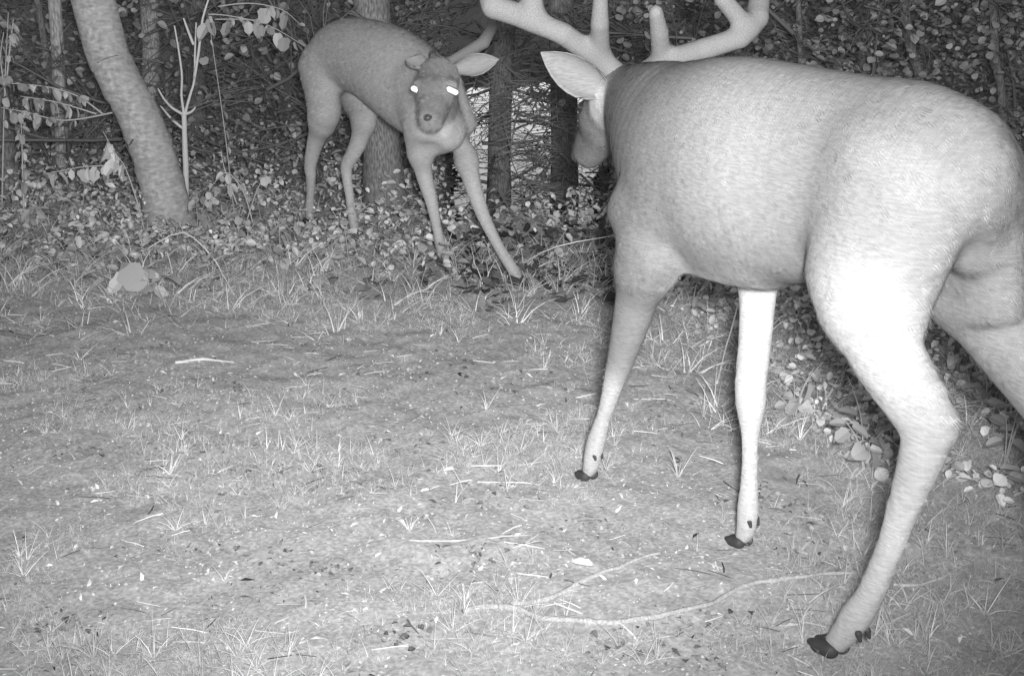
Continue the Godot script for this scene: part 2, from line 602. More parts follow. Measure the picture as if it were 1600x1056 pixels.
func build_buck() -> void:
	var o := thing("antlered_deer", "large pale deer with thick velvet antlers walking away, nearest the camera", "deer", Vector3(0.71, 0, -1.55), deg_to_rad(30.0))
	var s := Flesh.new()
	var g := 0.185
	var w := 0.6
	limb(s, [[L(0.095, 0, 0.835), 0.06, 0.08, g], [L(0.13, 0, 0.835), 0.088, 0.115, g], [L(0.20, 0, 0.828), 0.110, 0.140, g], [L(0.28, 0, 0.812), 0.112, 0.155, g * 1.1], [L(0.37, 0, 0.795), 0.128, 0.172, g * 1.25], [L(0.47, 0, 0.78), 0.152, 0.188, g * 1.6], [L(0.58, 0, 0.768), 0.154, 0.200, g * 1.45], [L(0.68, 0, 0.768), 0.141, 0.194, g * 1.1], [L(0.77, -0.002, 0.780), 0.126, 0.172, g], [L(0.85, -0.014, 0.800), 0.104, 0.144, g], [L(0.93, -0.034, 0.815), 0.082, 0.116, g], [L(1.01, -0.060, 0.826), 0.066, 0.092, g], [L(1.085, -0.078, 0.835), 0.058, 0.066, g * 1.1]], 0.004, 1.0, 3)  # lighter ribs: flash on the facing flank is painted into the coat tone
	s.seg(L(0.50, 0, 0.615), L(0.68, 0, 0.595), 0.06, 0.03, 0.06, 0.035, 0.05, w)
	s.seg(L(0.75, 0, 0.66), L(0.83, 0, 0.71), 0.06, 0.07, 0.05, 0.07, 0.05, g)
	s.seg(L(1.08, -0.080, 0.84), L(1.16, -0.096, 0.785), 0.060, 0.062, 0.058, 0.060, 0.03, g * 0.85)
	s.seg(L(1.16, -0.096, 0.785), L(1.275, -0.120, 0.690), 0.055, 0.055, 0.034, 0.036, 0.03, g * 0.9)
	s.seg(L(1.10, -0.088, 0.775), L(1.25, -0.115, 0.675), 0.040, 0.038, 0.022, 0.020, 0.03, g * 1.5)
	s.marks.append([L(1.075, -0.02, 0.825), Vector3.ONE * 0.065, 0.6])      # white patch under the ear
	s.marks.append([L(1.0, 0.0, 0.72), Vector3(0.08, 0.08, 0.1), 0.55])
	s.marks.append([L(0.55, 0, 0.54), Vector3(0.14, 0.07, 0.26), 0.6])     # white belly
	for k in [1.0, -1.0]:
		s.seg(L(0.69, k * 0.06, 0.84), L(0.72, k * 0.092, 0.67), 0.028, 0.05, 0.038, 0.06, 0.06, g)
		s.seg(L(0.80, k * 0.09, 0.67), L(0.70, k * 0.105, 0.585), 0.045, 0.06, 0.045, 0.052, 0.03, g)
	# legs
	limb(s, [[L(0.725, 0.108, 0.585), 0.050, 0.068, g * 1.2], [L(0.775, 0.095, 0.46), 0.042, 0.05, g * 1.4], [L(0.825, 0.085, 0.345), 0.031, 0.035, g * 1.6], [L(0.845, 0.083, 0.30), 0.026, 0.028, w], [L(0.88, 0.077, 0.22), 0.019, 0.021, w], [L(0.90, 0.074, 0.18), 0.018, 0.021, w], [L(0.935, 0.067, 0.105), 0.023, 0.026, w], [L(0.955, 0.063, 0.050), 0.021, 0.023, w], [L(0.966, 0.062, 0.026), 0.017, 0.019, w]])
	limb(s, [[L(0.645, -0.105, 0.60), 0.042, 0.052, w], [L(0.615, -0.085, 0.45), 0.036, 0.041, w], [L(0.594, -0.063, 0.345), 0.034, 0.038, w], [L(0.586, -0.06, 0.295), 0.031, 0.036, w], [L(0.578, -0.056, 0.245), 0.020, 0.023, w], [L(0.565, -0.05, 0.17), 0.0175, 0.020, w], [L(0.553, -0.042, 0.095), 0.023, 0.027, w], [L(0.552, -0.04, 0.050), 0.021, 0.023, w], [L(0.560, -0.04, 0.026), 0.017, 0.019, w]])
	for k in [1.0, -1.0]:
		var back := 0.0 if k > 0 else -0.04
		s.seg(L(0.185, k * 0.065, 0.845), L(0.215 + back, k * 0.100, 0.67), 0.058, 0.105, 0.052, 0.082, 0.05, g * 1.6)  # haunch tone raised too, painting in the flash that strikes it
		s.seg(L(0.125, k * 0.055, 0.80), L(0.14 + back, k * 0.085, 0.64), 0.045, 0.06, 0.042, 0.055, 0.05, g * 1.2)
	limb(s, [[L(0.195, 0.105, 0.66), 0.055, 0.082, g * 2.4], [L(0.125, 0.108, 0.575), 0.046, 0.064, g * 2.4], [L(0.048, 0.10, 0.495), 0.034, 0.046, g * 2.4], [L(0.045, 0.098, 0.45), 0.032, 0.042, g * 2.4], [L(0.075, 0.089, 0.34), 0.023, 0.030, w], [L(0.095, 0.083, 0.26), 0.021, 0.027, w], [L(0.128, 0.076, 0.16), 0.022, 0.027, w], [L(0.155, 0.071, 0.105), 0.027, 0.031, w], [L(0.178, 0.07, 0.056), 0.023, 0.026, w], [L(0.194, 0.07, 0.030), 0.019, 0.022, w]])
	s.seg(L(0.10, 0.10, 0.60), L(0.012, 0.10, 0.51), 0.014, 0.02, 0.017, 0.018, 0.04, g * 1.1)
	limb(s, [[L(0.19, -0.110, 0.66), 0.058, 0.086, g * 1.5], [L(0.085, -0.108, 0.575), 0.048, 0.066, g * 1.5], [L(-0.02, -0.10, 0.495), 0.036, 0.048, g * 1.6], [L(-0.035, -0.098, 0.45), 0.032, 0.040, g * 1.8], [L(-0.08, -0.09, 0.28), 0.024, 0.030, w], [L(-0.10, -0.085, 0.12), 0.027, 0.031, w], [L(-0.085, -0.083, 0.05), 0.028, 0.029, w]])
	# tail
	s.seg(L(0.12, -0.02, 0.89), L(0.095, -0.02, 0.80), 0.03, 0.025, 0.028, 0.022, 0.05, g)
	s.seg(L(0.095, -0.02, 0.80), L(0.095, -0.02, 0.72), 0.028, 0.022, 0.018, 0.014, 0.04, g)
	var b := s.build(0.010)
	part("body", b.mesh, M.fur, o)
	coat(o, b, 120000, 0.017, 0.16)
	var fwd := L(1, 0, 0)
	hoof(o, L(0.972, 0.062, 0), fwd, 0.72)
	hoof(o, L(0.566, -0.04, 0), fwd, 0.72)
	hoof(o, L(0.202, 0.07, 0), fwd, 0.88)
	hoof(o, L(-0.075, -0.083, 0), fwd, 1.0)
	dewclaws(o, L(0.930, 0.066, 0.085), fwd, 0.6)
	dewclaws(o, L(0.540, -0.042, 0.075), fwd, 0.65)
	dewclaws(o, L(0.141, 0.072, 0.085), fwd, 0.68)
	dewclaws(o, L(-0.115, -0.084, 0.088), fwd, 0.9)
	part("ear", ear_mesh(L(1.085, -0.045, 0.855), L(1.122, 0.105, 0.945), L(-0.9, 0.25, -0.35), 0.041, 0.27, 0.24), M.fur, o)
	part("ear", ear_mesh(L(1.05, -0.135, 0.86), L(0.95, -0.25, 0.875), L(0.2, -0.5, -0.8), 0.042, 0.25, 0.22), M.fur, o)
	part("nose", nose_mesh(L(1.295, -0.126, 0.674), 0.030), M.nose, o)
	for k in [1.0, -1.0]:
		var e := SphereMesh.new()
		e.radius = 0.017
		e.height = 0.034
		part("eye", e, M.eye, o, Transform3D(Basis(), L(1.165 + k * 0.012, -0.098 + k * 0.05, 0.805)))
	antler(o, [[L(1.075, -0.062, 0.885), 0.030], [L(1.09, -0.020, 0.922), 0.029], [L(1.09, 0.068, 0.976), 0.026], [L(1.13, 0.137, 1.008), 0.026], [L(1.18, 0.182, 1.03), 0.030], [L(1.215, 0.185, 1.09), 0.028], [L(1.26, 0.17, 1.18), 0.024], [L(1.32, 0.13, 1.27), 0.017]],
		[[[L(1.09, -0.025, 0.93), 0.022], [L(1.03, 0.018, 1.00), 0.019], [L(0.99, 0.045, 1.08), 0.013]], [[L(1.12, 0.12, 1.01), 0.023], [L(1.11, 0.14, 1.10), 0.022], [L(1.12, 0.15, 1.20), 0.014]]], 0.008)
	antler(o, [[L(1.068, -0.118, 0.882), 0.030], [L(1.02, -0.142, 0.915), 0.028], [L(0.943, -0.186, 0.945), 0.026], [L(0.912, -0.255, 0.968), 0.026], [L(0.918, -0.303, 1.005), 0.028], [L(0.975, -0.36, 1.08), 0.024], [L(1.06, -0.38, 1.18), 0.020], [L(1.15, -0.36, 1.25), 0.014]],
		[[[L(1.02, -0.135, 0.925), 0.021], [L(0.985, -0.10, 0.98), 0.019], [L(0.962, -0.072, 1.022), 0.015]], [[L(0.915, -0.275, 0.985), 0.020], [L(0.925, -0.215, 1.045), 0.018], [L(0.94, -0.17, 1.12), 0.012]]], 0.008)

func nose_mesh(p: Vector3, r: float) -> ArrayMesh:
	var s := Flesh.new()
	s.seg(p - Vector3(r * 0.45, 0, 0), p + Vector3(r * 0.45, 0, 0), r * 0.75, r * 0.6, r * 0.75, r * 0.6, 0.004)
	return s.build(0.006).mesh

func build_doe() -> void:
	var o := thing("young_deer", "grey deer with bright shining eyes facing the camera, front legs braced", "deer", Vector3(-0.80, 0, -4.75), deg_to_rad(220.0))
	var s := Flesh.new()
	var g := 0.40
	var w := 0.5
	limb(s, [[L(0.03, 0, 0.675), 0.06, 0.07, g], [L(0.09, 0, 0.685), 0.09, 0.098, g], [L(0.18, 0, 0.715), 0.105, 0.128, g], [L(0.30, 0, 0.735), 0.110, 0.138, g], [L(0.44, 0, 0.72), 0.118, 0.152, g], [L(0.58, 0, 0.685), 0.120, 0.168, g], [L(0.70, 0, 0.64), 0.110, 0.168, g], [L(0.80, -0.01, 0.61), 0.095, 0.150, g], [L(0.88, -0.045, 0.635), 0.080, 0.115, g], [L(0.97, -0.10, 0.68), 0.066, 0.088, g], [L(1.06, -0.16, 0.72), 0.058, 0.066, g]], 0.004, 1.0, 3)
	s.seg(L(0.80, 0, 0.50), L(0.89, 0, 0.52), 0.075, 0.085, 0.065, 0.075, 0.04, w)
	s.seg(L(1.075, -0.165, 0.735), L(1.15, -0.24, 0.69), 0.062, 0.060, 0.058, 0.054, 0.03, g * 0.85)
	s.seg(L(1.15, -0.24, 0.69), L(1.190, -0.281, 0.655), 0.052, 0.048, 0.043, 0.038, 0.02, g * 0.65)
	s.seg(L(1.190, -0.281, 0.657), L(1.218, -0.310, 0.630), 0.042, 0.037, 0.037, 0.031, 0.015, g * 0.6)
	s.seg(L(1.11, -0.20, 0.665), L(1.212, -0.304, 0.610), 0.046, 0.042, 0.030, 0.022, 0.03, g)
	for e in [L(1.112, -0.275, 0.718), L(1.190, -0.202, 0.718)]:      # brow over each eye
		s.seg(e, e + L(-0.02, 0.02, 0.004), 0.020, 0.018, 0.016, 0.014, 0.015, g)
	s.marks.append([L(1.165, -0.26, 0.70), Vector3(0.045, 0.05, 0.045), g * 0.6])
	s.marks.append([L(0.93, -0.08, 0.55), Vector3(0.07, 0.07, 0.07), 0.6])
	for k in [1.0, -1.0]:
		s.seg(L(0.78, k * 0.06, 0.70), L(0.85, k * 0.09, 0.52), 0.04, 0.075, 0.045, 0.075, 0.04, g)
		s.seg(L(0.12, k * 0.055, 0.69), L(0.21, k * 0.085, 0.51), 0.062, 0.10, 0.055, 0.08, 0.04, g)
	limb(s, [[L(0.82, -0.075, 0.46), 0.044, 0.052, g], [L(0.815, -0.05, 0.35), 0.034, 0.036, w], [L(0.82, -0.025, 0.255), 0.026, 0.028, w], [L(0.817, 0.0, 0.15), 0.020, 0.022, w], [L(0.815, 0.018, 0.075), 0.023, 0.025, g], [L(0.822, 0.026, 0.035), 0.022, 0.023, g]])
	limb(s, [[L(0.87, 0.09, 0.43), 0.042, 0.052, g], [L(0.92, 0.09, 0.31), 0.034, 0.038, w], [L(0.98, 0.09, 0.21), 0.026, 0.030, w], [L(1.07, 0.085, 0.12), 0.021, 0.024, w], [L(1.14, 0.081, 0.065), 0.023, 0.026, w], [L(1.175, 0.08, 0.035), 0.022, 0.022, g]])
	limb(s, [[L(0.205, -0.088, 0.50), 0.048, 0.066, g], [L(0.11, -0.08, 0.38), 0.036, 0.042, w], [L(0.045, -0.07, 0.28), 0.027, 0.034, w], [L(0.035, -0.064, 0.24), 0.024, 0.029, w], [L(-0.01, -0.045, 0.15), 0.019, 0.022, w], [L(-0.05, -0.03, 0.075), 0.022, 0.025, w], [L(-0.058, -0.026, 0.035), 0.022, 0.023, g]])
	limb(s, [[L(0.26, 0.07, 0.50), 0.048, 0.064, g], [L(0.225, 0.05, 0.38), 0.036, 0.044, w], [L(0.165, 0.032, 0.29), 0.027, 0.034, w], [L(0.160, 0.030, 0.25), 0.024, 0.029, w], [L(0.185, 0.025, 0.15), 0.019, 0.022, w], [L(0.212, 0.018, 0.07), 0.022, 0.025, w], [L(0.228, 0.014, 0.035), 0.022, 0.023, g]])
	s.seg(L(0.0, 0, 0.70), L(-0.05, 0, 0.56), 0.028, 0.022, 0.016, 0.014, 0.02, g)
	var b := s.build(0.011)
	part("body", b.mesh, M.fur, o)
	coat(o, b, 60000, 0.020, 0.2)
	var fwd := L(1, 0, 0)
	hoof(o, L(0.825, 0.028, 0), fwd, 1.0)
	hoof(o, L(1.18, 0.08, 0), fwd, 1.0)
	hoof(o, L(-0.055, -0.025, 0), fwd, 1.0)
	hoof(o, L(0.232, 0.013, 0), fwd, 1.0)
	part("nose", nose_mesh(L(1.230, -0.322, 0.634), 0.021), M.nose, o)
	# eyes: a mirror layer behind the pupil throws the flash straight back
	for e in [L(1.120, -0.289, 0.705), L(1.206, -0.214, 0.705)]:
		var pill := CapsuleMesh.new()
		pill.radius = 0.0115
		pill.height = 0.046
		var along := o.transform.basis.inverse() * Vector3(0.9, -0.42, 0.0).normalized()
		var to_cam: Vector3 = o.transform.basis.inverse() * (Vector3(0.07, CAM_HEIGHT + 0.05, 0) - o.transform * e).normalized()
		along = (along - to_cam * along.dot(to_cam)).normalized()
		var bs := Basis(along.cross(to_cam), along, to_cam * 0.22)
		part("eye", pill, M.tapetum, o, Transform3D(bs, e + to_cam * 0.006))
	part("ear", ear_mesh(L(1.10, -0.125, 0.755), L(1.205, -0.02, 0.79), L(0.75, -0.62, 0.1), 0.036, 0.38, 0.36), M.fur, o)
	part("ear", ear_mesh(L(1.055, -0.185, 0.755), L(0.94, -0.19, 0.765), L(0.2, -0.6, 0.7), 0.030, 0.36, 0.36), M.fur, o)
	antler(o, [[L(1.085, -0.135, 0.78), 0.017], [L(1.11, -0.085, 0.805), 0.022], [L(1.155, -0.045, 0.84), 0.024], [L(1.172, -0.025, 0.885), 0.020], [L(1.165, -0.02, 0.92), 0.014]], [], 0.007)
	antler(o, [[L(1.055, -0.165, 0.78), 0.016], [L(1.03, -0.155, 0.79), 0.016], [L(0.99, -0.13, 0.80), 0.013]], [], 0.007)

# ------------------------------------------------------------------ the setting
func axis_values(dense_lo: float, dense_hi: float, step: float, far_lo: float, far_hi: float) -> Array:
	var out := []
	var v := dense_lo
	var s := step
	while v > far_lo:
		s *= 1.09
		v -= s
		out.push_front(maxf(v, far_lo))
	v = dense_lo
	while v < dense_hi:
		out.append(v)
		v += step
	s = step
	while v < far_hi:
		out.append(v)
		s *= 1.09
		v += s
	out.append(far_hi)
	return out

func build_ground() -> void:
	var xs := axis_values(-2.0, 2.0, 0.016, -90.0, 90.0)
	var ds := axis_values(1.3, 5.4, 0.017, -30.0, 140.0)
	var P := PackedVector3Array()
	var I := PackedInt32Array()
	var nx := xs.size()
	for d in ds:
		for x in xs:
			P.append(Vector3(x, height(x, -d), -d))
	for j in ds.size() - 1:
		for i in nx - 1:
			var a := j * nx + i
			for q in [a, a + nx, a + 1, a + 1, a + nx, a + nx + 1]: I.append(q)
	var N := PackedVector3Array()
	N.resize(P.size())
	for j in ds.size():
		for i in nx:
			var a := P[j * nx + maxi(i - 1, 0)]
			var b := P[j * nx + mini(i + 1, nx - 1)]
			var c := P[maxi(j - 1, 0) * nx + i]
			var d := P[mini(j + 1, ds.size() - 1) * nx + i]
			N[j * nx + i] = (b - a).cross(d - c).normalized()
	var arr := []
	arr.resize(Mesh.ARRAY_MAX)
	arr[Mesh.ARRAY_VERTEX] = P
	arr[Mesh.ARRAY_NORMAL] = N
	arr[Mesh.ARRAY_INDEX] = I
	var am := ArrayMesh.new()
	am.add_surface_from_arrays(Mesh.PRIMITIVE_TRIANGLES, arr)
	meta(one("ground", am, M.ground), "trodden bare soil and thin grass at the edge of a wood", "ground", "", "structure")
	var pm := PlaneMesh.new()
	pm.size = Vector2(6, 8)
	meta(one("pond_water", pm, M.water, Vector3(0.3, -0.2, -8.9)), "still pond gleaming behind the trees", "water", "", "structure")

func stuff(o: Node, label: String, category: String) -> void:
	meta(o, label, category, "", "stuff")

func bare_soil(x: float, d: float) -> float:     # where the photograph shows trodden earth
	return maxf(1.0 - smoothstep(0.5, 1.0, Vector2((x + 1.05) / 0.75, (d - 3.25) / 0.35).length()), 0.7 - 0.7 * smoothstep(0.4, 1.0, Vector2((x + 0.1) / 0.6, (d - 2.1) / 0.25).length()))

func scatter_ground() -> void:
	# short thin grass, dense in patches
	var kinds := [grass_tuft(7, 0.012, 0.7, 1.0), grass_tuft(7, 0.15, 3.5, 1.0), grass_tuft(9, 0.06, 1.4, 1.0)]
	var xf := [[], [], []]
	var cols := [[], [], []]
	for i in 150000:
		var d := 1.25 + 3.9 * rng.randf()
		var x := rf(-0.52, 0.52) * (d + 0.5)
		var dens := patch.get_noise_2d(x * 2.2, d * 2.2) * 1.3 + patch.get_noise_2d(x * 9.0, d * 9.0) * 0.6 + 0.02
		dens += 0.5 * smoothstep(0.1, 0.5, x) + 0.3 * smoothstep(2.4, 3.4, d) - 1.1 * bare_soil(x, d) - 0.9 * under_deer(x, d)
		if dens < rf(-0.1, 0.8): continue
		var k := rng.randi_range(0, 2)
		var s := rf(0.010, 0.034) * (1.0 if rng.randf() < 0.9 else 2.4)
		xf[k].append(Transform3D(Basis(Vector3.UP, rf(0, TAU)).rotated(Vector3.RIGHT, rf(-0.25, 0.25)).scaled(Vector3.ONE * s), Vector3(x, height(x, -d) - 0.002, -d)))
		cols[k].append(tone(rf(0.35, 0.75)))
	for k in 3:
		stuff(many(numbered("short_grass"), kinds[k], M.grass, xf[k], cols[k], self), "short thin grass scattered over the clearing floor", "grass")
	# chaff: tiny chips and straw bits on the soil
	var st := begin(false)
	for q in [Vector3(-0.5, 0, -0.12), Vector3(0.1, 0.12, 0.16), Vector3(-0.1, 0.1, -0.16), Vector3(0.5, 0.02, 0.1), Vector3(0.1, 0.12, 0.16), Vector3(-0.1, 0.1, -0.16)]: st.add_vertex(q)
	st.generate_normals()
	var chip := st.commit()
	var cx := []
	var cc := []
	for i in 26000:
		var d := 1.25 + 4.6 * pow(rng.randf(), 1.1)
		var x := rf(-0.52, 0.52) * (d + 0.5)
		var s := rf(0.003, 0.013) * (1.0 if rng.randf() < 0.9 else 2.6)
		cx.append(Transform3D(Basis.from_euler(Vector3(rf(-0.5, 0.5), rf(0, TAU), rf(-0.5, 0.5))).scaled(Vector3(s, s, s * rf(0.3, 1.0))), Vector3(x, height(x, -d) + 0.001, -d)))
		cc.append(tone(rf(0.03, 0.2) if patch.get_noise_2d(x * 4.0 + 700.0, d * 4.0) > rf(0.0, 0.4) else rf(0.4, 0.85)))
	# crumbs of soil
	var cb := begin(false)
	var oct := [Vector3(0.5, 0, 0.1), Vector3(0.05, 0, 0.5), Vector3(-0.5, 0, -0.05), Vector3(-0.1, 0, -0.5)]
	for i in 4:
		for q in [oct[i], Vector3(0.1, 0.42, -0.05), oct[(i + 1) % 4]]: cb.add_vertex(q)
	cb.generate_normals()
	var crumb := cb.commit()
	var kx := []
	var kc := []
	for i in 30000:
		var d := 1.25 + 3.4 * pow(rng.randf(), 1.2)
		var x := rf(-0.52, 0.52) * (d + 0.5)
		if patch.get_noise_2d(x * 5.0 + 60.0, d * 5.0) < rf(-0.5, 0.4): continue
		var s := rf(0.003, 0.011)
		kx.append(Transform3D(Basis.from_euler(Vector3(rf(-0.4, 0.4), rf(0, TAU), rf(-0.4, 0.4))).scaled(Vector3(s, s * rf(0.5, 1.2), s)), Vector3(x, height(x, -d) - 0.001, -d)))
		kc.append(tone(rf(0.25, 0.6)))
	stuff(many("soil_crumbs", crumb, M.litter, kx, kc, self), "crumbs of soil and grit on the clearing floor", "soil")
	var sx := []
	var sc := []
	var st2 := begin(false)
	tube(st2, [Vector3(-0.5, 0, 0), Vector3(-0.1, 0.02, 0.02), Vector3(0.5, 0.0, -0.03)], [0.028, 0.03, 0.018], 4)
	st2.generate_normals()
	var straw := st2.commit()
	for i in 2600:
		var d := 1.3 + 4.2 * rng.randf()
		var x := rf(-0.52, 0.52) * (d + 0.5)
		if patch.get_noise_2d(x * 3.0 + 300.0, d * 3.0) < rf(-0.4, 0.3): continue
		var s := rf(0.02, 0.075)
		sx.append(Transform3D(Basis.from_euler(Vector3(0, rf(0, TAU), rf(-0.25, 0.25))).scaled(Vector3(s, s * 0.6, s * 0.6)), Vector3(x, height(x, -d) + 0.004, -d)))
		sc.append(tone(rf(0.04, 0.14) if rng.randf() < 0.35 else rf(0.45, 0.85)))
	stuff(many("loose_straw", straw, M.litter, sx, sc, self), "loose straws and bits of twig lying on the soil", "straw")
	stuff(many("straw_chaff", chip, M.litter, cx, cc, self), "tiny pale chips and straw bits strewn on the soil", "litter")

func under_deer(x: float, d: float) -> float:    # the bed of dark dead leaves between the two deer
	return 1.0 - smoothstep(0.6, 1.0, Vector2((x - 0.1) / 0.62, (d - 4.15) / 0.75).length())

func leaf_litter() -> void:
	var kinds := [leaf_mesh(0.34, 0.5, 0.2), leaf_mesh(0.42, 0.15, -0.25, 0.2), leaf_mesh(0.28, -0.4, 0.3)]
	var xf := [[], [], []]
	var cols := [[], [], []]
	for i in 17000:
		var d := 3.4 + 4.0 * rng.randf()
		var x := rf(-0.55, 0.55) * (d + 0.6)
		var edge := 3.75 + 0.25 * patch.get_noise_1d(x * 8.0) - 0.5 * smoothstep(0.1, 0.9, x) + 0.15 * smoothstep(-0.4, -1.4, x)
		if d < edge + rf(0, 0.5) * (1.0 - under_deer(x, d)): continue
		var k := rng.randi_range(0, 2)
		var s := rf(0.02, 0.06)
		var y := height(x, -d) + rf(0.0, 0.02)
		xf[k].append(Transform3D(Basis.from_euler(Vector3(rf(-0.7, 0.7), rf(0, TAU), rf(-0.7, 0.7))).scaled(Vector3.ONE * s), Vector3(x, y, -d)))
		cols[k].append(tone(rf(0.03, 0.14) if rng.randf() < under_deer(x, d) * 0.9 else (rf(0.08, 0.3) if rng.randf() < 0.7 else rf(0.3, 0.6))))
	for k in 3:
		stuff(many(numbered("leaf_litter"), kinds[k], M.litter, xf[k], cols[k], self), "dark dead leaves carpeting the ground under the trees", "litter")

func undergrowth() -> void:
	# low broad-leaved ground cover at the edge of the wood, a mass nobody could count
	var kinds := [leaf_mesh(0.36, 0.25, 0.25), leaf_mesh(0.30, 0.35, 0.4, 0.25), leaf_mesh(0.44, 0.2, 0.15)]
	var xf := [[], [], []]
	var cols := [[], [], []]
	for i in 64000:
		var d := 2.2 + 5.6 * pow(rng.randf(), 1.1)
		var x := rf(-0.55, 0.55) * (d + 0.6)
		var edge := 4.05 + 0.3 * patch.get_noise_1d(x * 9.0 + 50.0) - 1.9 * smoothstep(0.3, 1.0, x) + 0.1 * smoothstep(-0.6, -1.4, x)
		if d < edge or (d > 5.0 and x / d > -0.06 and x / d < 0.08): continue
		var clump := patch.get_noise_2d(x * 4.0 + 90.0, d * 4.0)
		if clump < rf(-0.6, 0.35): continue
		if rng.randf() < 0.85 * under_deer(x, d): continue
		var hi := 0.05 + 0.16 * clampf(clump + 0.4, 0.0, 1.0) * smoothstep(0.0, 0.8, d - edge) + 0.12 * smoothstep(6.0, 7.5, d)
		var k := rng.randi_range(0, 2)
		var s := rf(0.012, 0.042) * (1.0 if rng.randf() < 0.94 else 1.7)
		xf[k].append(Transform3D(Basis.from_euler(Vector3(rf(-0.5, 0.9), rf(0, TAU), rf(-0.6, 0.6))).scaled(Vector3.ONE * s), Vector3(x, height(x, -d) + rf(0.01, hi), -d)))
		cols[k].append(tone(rf(0.4, 0.8)))
	for k in 3:
		stuff(many(numbered("ground_cover"), kinds[k], M.leaf, xf[k], cols[k], self), "low leafy ground cover along the edge of the wood", "ground cover")

func dead_stems() -> void:
	var st := begin(false)
	for i in 9:
		var a := rf(0, TAU)
		var dir := Vector3(cos(a) * rf(0.2, 1.4), 1.0, sin(a) * rf(0.2, 1.4)).normalized()
		blade(st, Vector3(cos(a), 0, sin(a)) * rf(0, 0.25), dir, rf(0.5, 1.0), 0.011, rf(0.0, 0.8))
	st.generate_normals()
	var m := st.commit()
	var xf := []
	var cols := []
	for i in 4600:
		var d := 2.6 + 3.2 * pow(rng.randf(), 1.2)
		var x := rf(-0.55, 0.55) * (d + 0.5)
		if d < 3.75 - 1.4 * smoothstep(0.1, 0.9, x) + rf(-0.5, 0.3): continue
		if x > -0.5 and x < 0.5 and d > 4.4: continue
		xf.append(Transform3D(Basis(Vector3.UP, rf(0, TAU)).scaled(Vector3.ONE * rf(0.06, 0.2)), Vector3(x, height(x, -d), -d)))
		cols.append(tone(rf(0.3, 0.8)))
	stuff(many("dead_stalks", m, M.grass, xf, cols, self), "thin dry stalks standing among the ground cover", "stalks")

func twig_branch(length: float, n_side: int, thick: float) -> ArrayMesh:   # a dead branch along +Z with side twigs
	var st := begin()
	var c := [Vector3.ZERO]
	var dir := Vector3(0, rf(-0.1, 0.25), 1).normalized()
	for i in 6:
		dir = (dir + Vector3(rf(-0.18, 0.18), rf(-0.2, 0.1), 0)).normalized()
		c.append(c[-1] + dir * length / 6.0)
	tube(st, c, ramp(thick, thick * 0.25, 7), 4, 0.0, false)
	for i in n_side:
		var t := rf(0.8, 5.8)
		var k := int(t)
		var p: Vector3 = (c[k] as Vector3).lerp(c[k + 1], t - k)
		var sd := -1.0 if i % 2 == 0 else 1.0
		var tw := Vector3(sd * rf(0.5, 1.0), rf(-0.35, 0.35), rf(0.3, 0.9)).normalized()
		var l := length * rf(0.18, 0.42) * (1.15 - t / 7.0)
		var p2 := p + tw * l * 0.5
		var tw2 := (tw + Vector3(rf(-0.3, 0.3), rf(-0.4, 0.1), rf(-0.3, 0.3))).normalized()
		var p3 := p2 + tw2 * l * 0.5
		tube(st, [p, p2, p3], [thick * 0.4, thick * 0.3, thick * 0.12], 3, 0.0, false)
		for j in 3:
			var q := p.lerp(p3, rf(0.3, 0.9))
			var e := (tw2 + Vector3(rf(-0.9, 0.9), rf(-0.6, 0.4), rf(-0.5, 0.9))).normalized()
			tube(st, [q, q + e * l * rf(0.2, 0.4)], [thick * 0.22, thick * 0.08], 3, 0.0, false)
	return finish(st)

func needle_bough(length: float) -> ArrayMesh:     # flat spray of a conifer along +Z: twigs set with short needles
	var st := begin(false)
	tube(st, [Vector3.ZERO, Vector3(0, -0.02, length * 0.5), Vector3(0, -0.08, length)], [0.006, 0.004, 0.0015], 4, 0.0, false)
	for i in 15:
		var t := 0.1 + 0.06 * i
		var p := Vector3(0, -0.08 * t * t, length * t)
		var sd := -1.0 if i % 2 == 0 else 1.0
		var e := p + Vector3(sd * rf(0.6, 1.0), rf(-0.25, 0.05), rf(0.35, 0.7)).normalized() * length * (0.42 - 0.3 * t) * rf(0.7, 1.2)
		tube(st, [p, e], [0.0025, 0.0012], 3, 0.0, false)
		var n := int(p.distance_to(e) / 0.006)
		for k in n:
			var q := p.lerp(e, (k + 0.5) / n)
			var dir := ((e - p).normalized() + Vector3(rf(-1, 1), rf(-0.5, 0.7), rf(-1, 1)) * 0.9).normalized()
			var w := dir.cross(Vector3(rf(-1, 1), 1, rf(-1, 1))).normalized() * 0.0016
			for v in [q - w, q + dir * rf(0.016, 0.028), q + w]: st.add_vertex(v)
	st.generate_normals()
	return st.commit()

func conifer_boughs(o: Node3D, px_lo: float, px_hi: float, py_lo: float, py_hi: float, d_lo: float, d_hi: float, n: int) -> void:
	for i in n:
		var p := at(rf(px_lo, px_hi), rf(py_lo, py_hi), rf(d_lo, d_hi))
		var trunk := o.position + Vector3(0, p.y + 0.1, 0)
		var away := Vector3(p.x - trunk.x, 0, p.z - trunk.z)
		var yaw := atan2(away.x, away.z) + rf(-0.7, 0.7)
		part("bough", boughs[i % boughs.size()], M.bough, o, Transform3D(Basis.from_euler(Vector3(rf(0.0, 0.35), yaw, rf(-0.2, 0.2))).scaled(Vector3.ONE * rf(0.7, 1.2)), p - o.position))

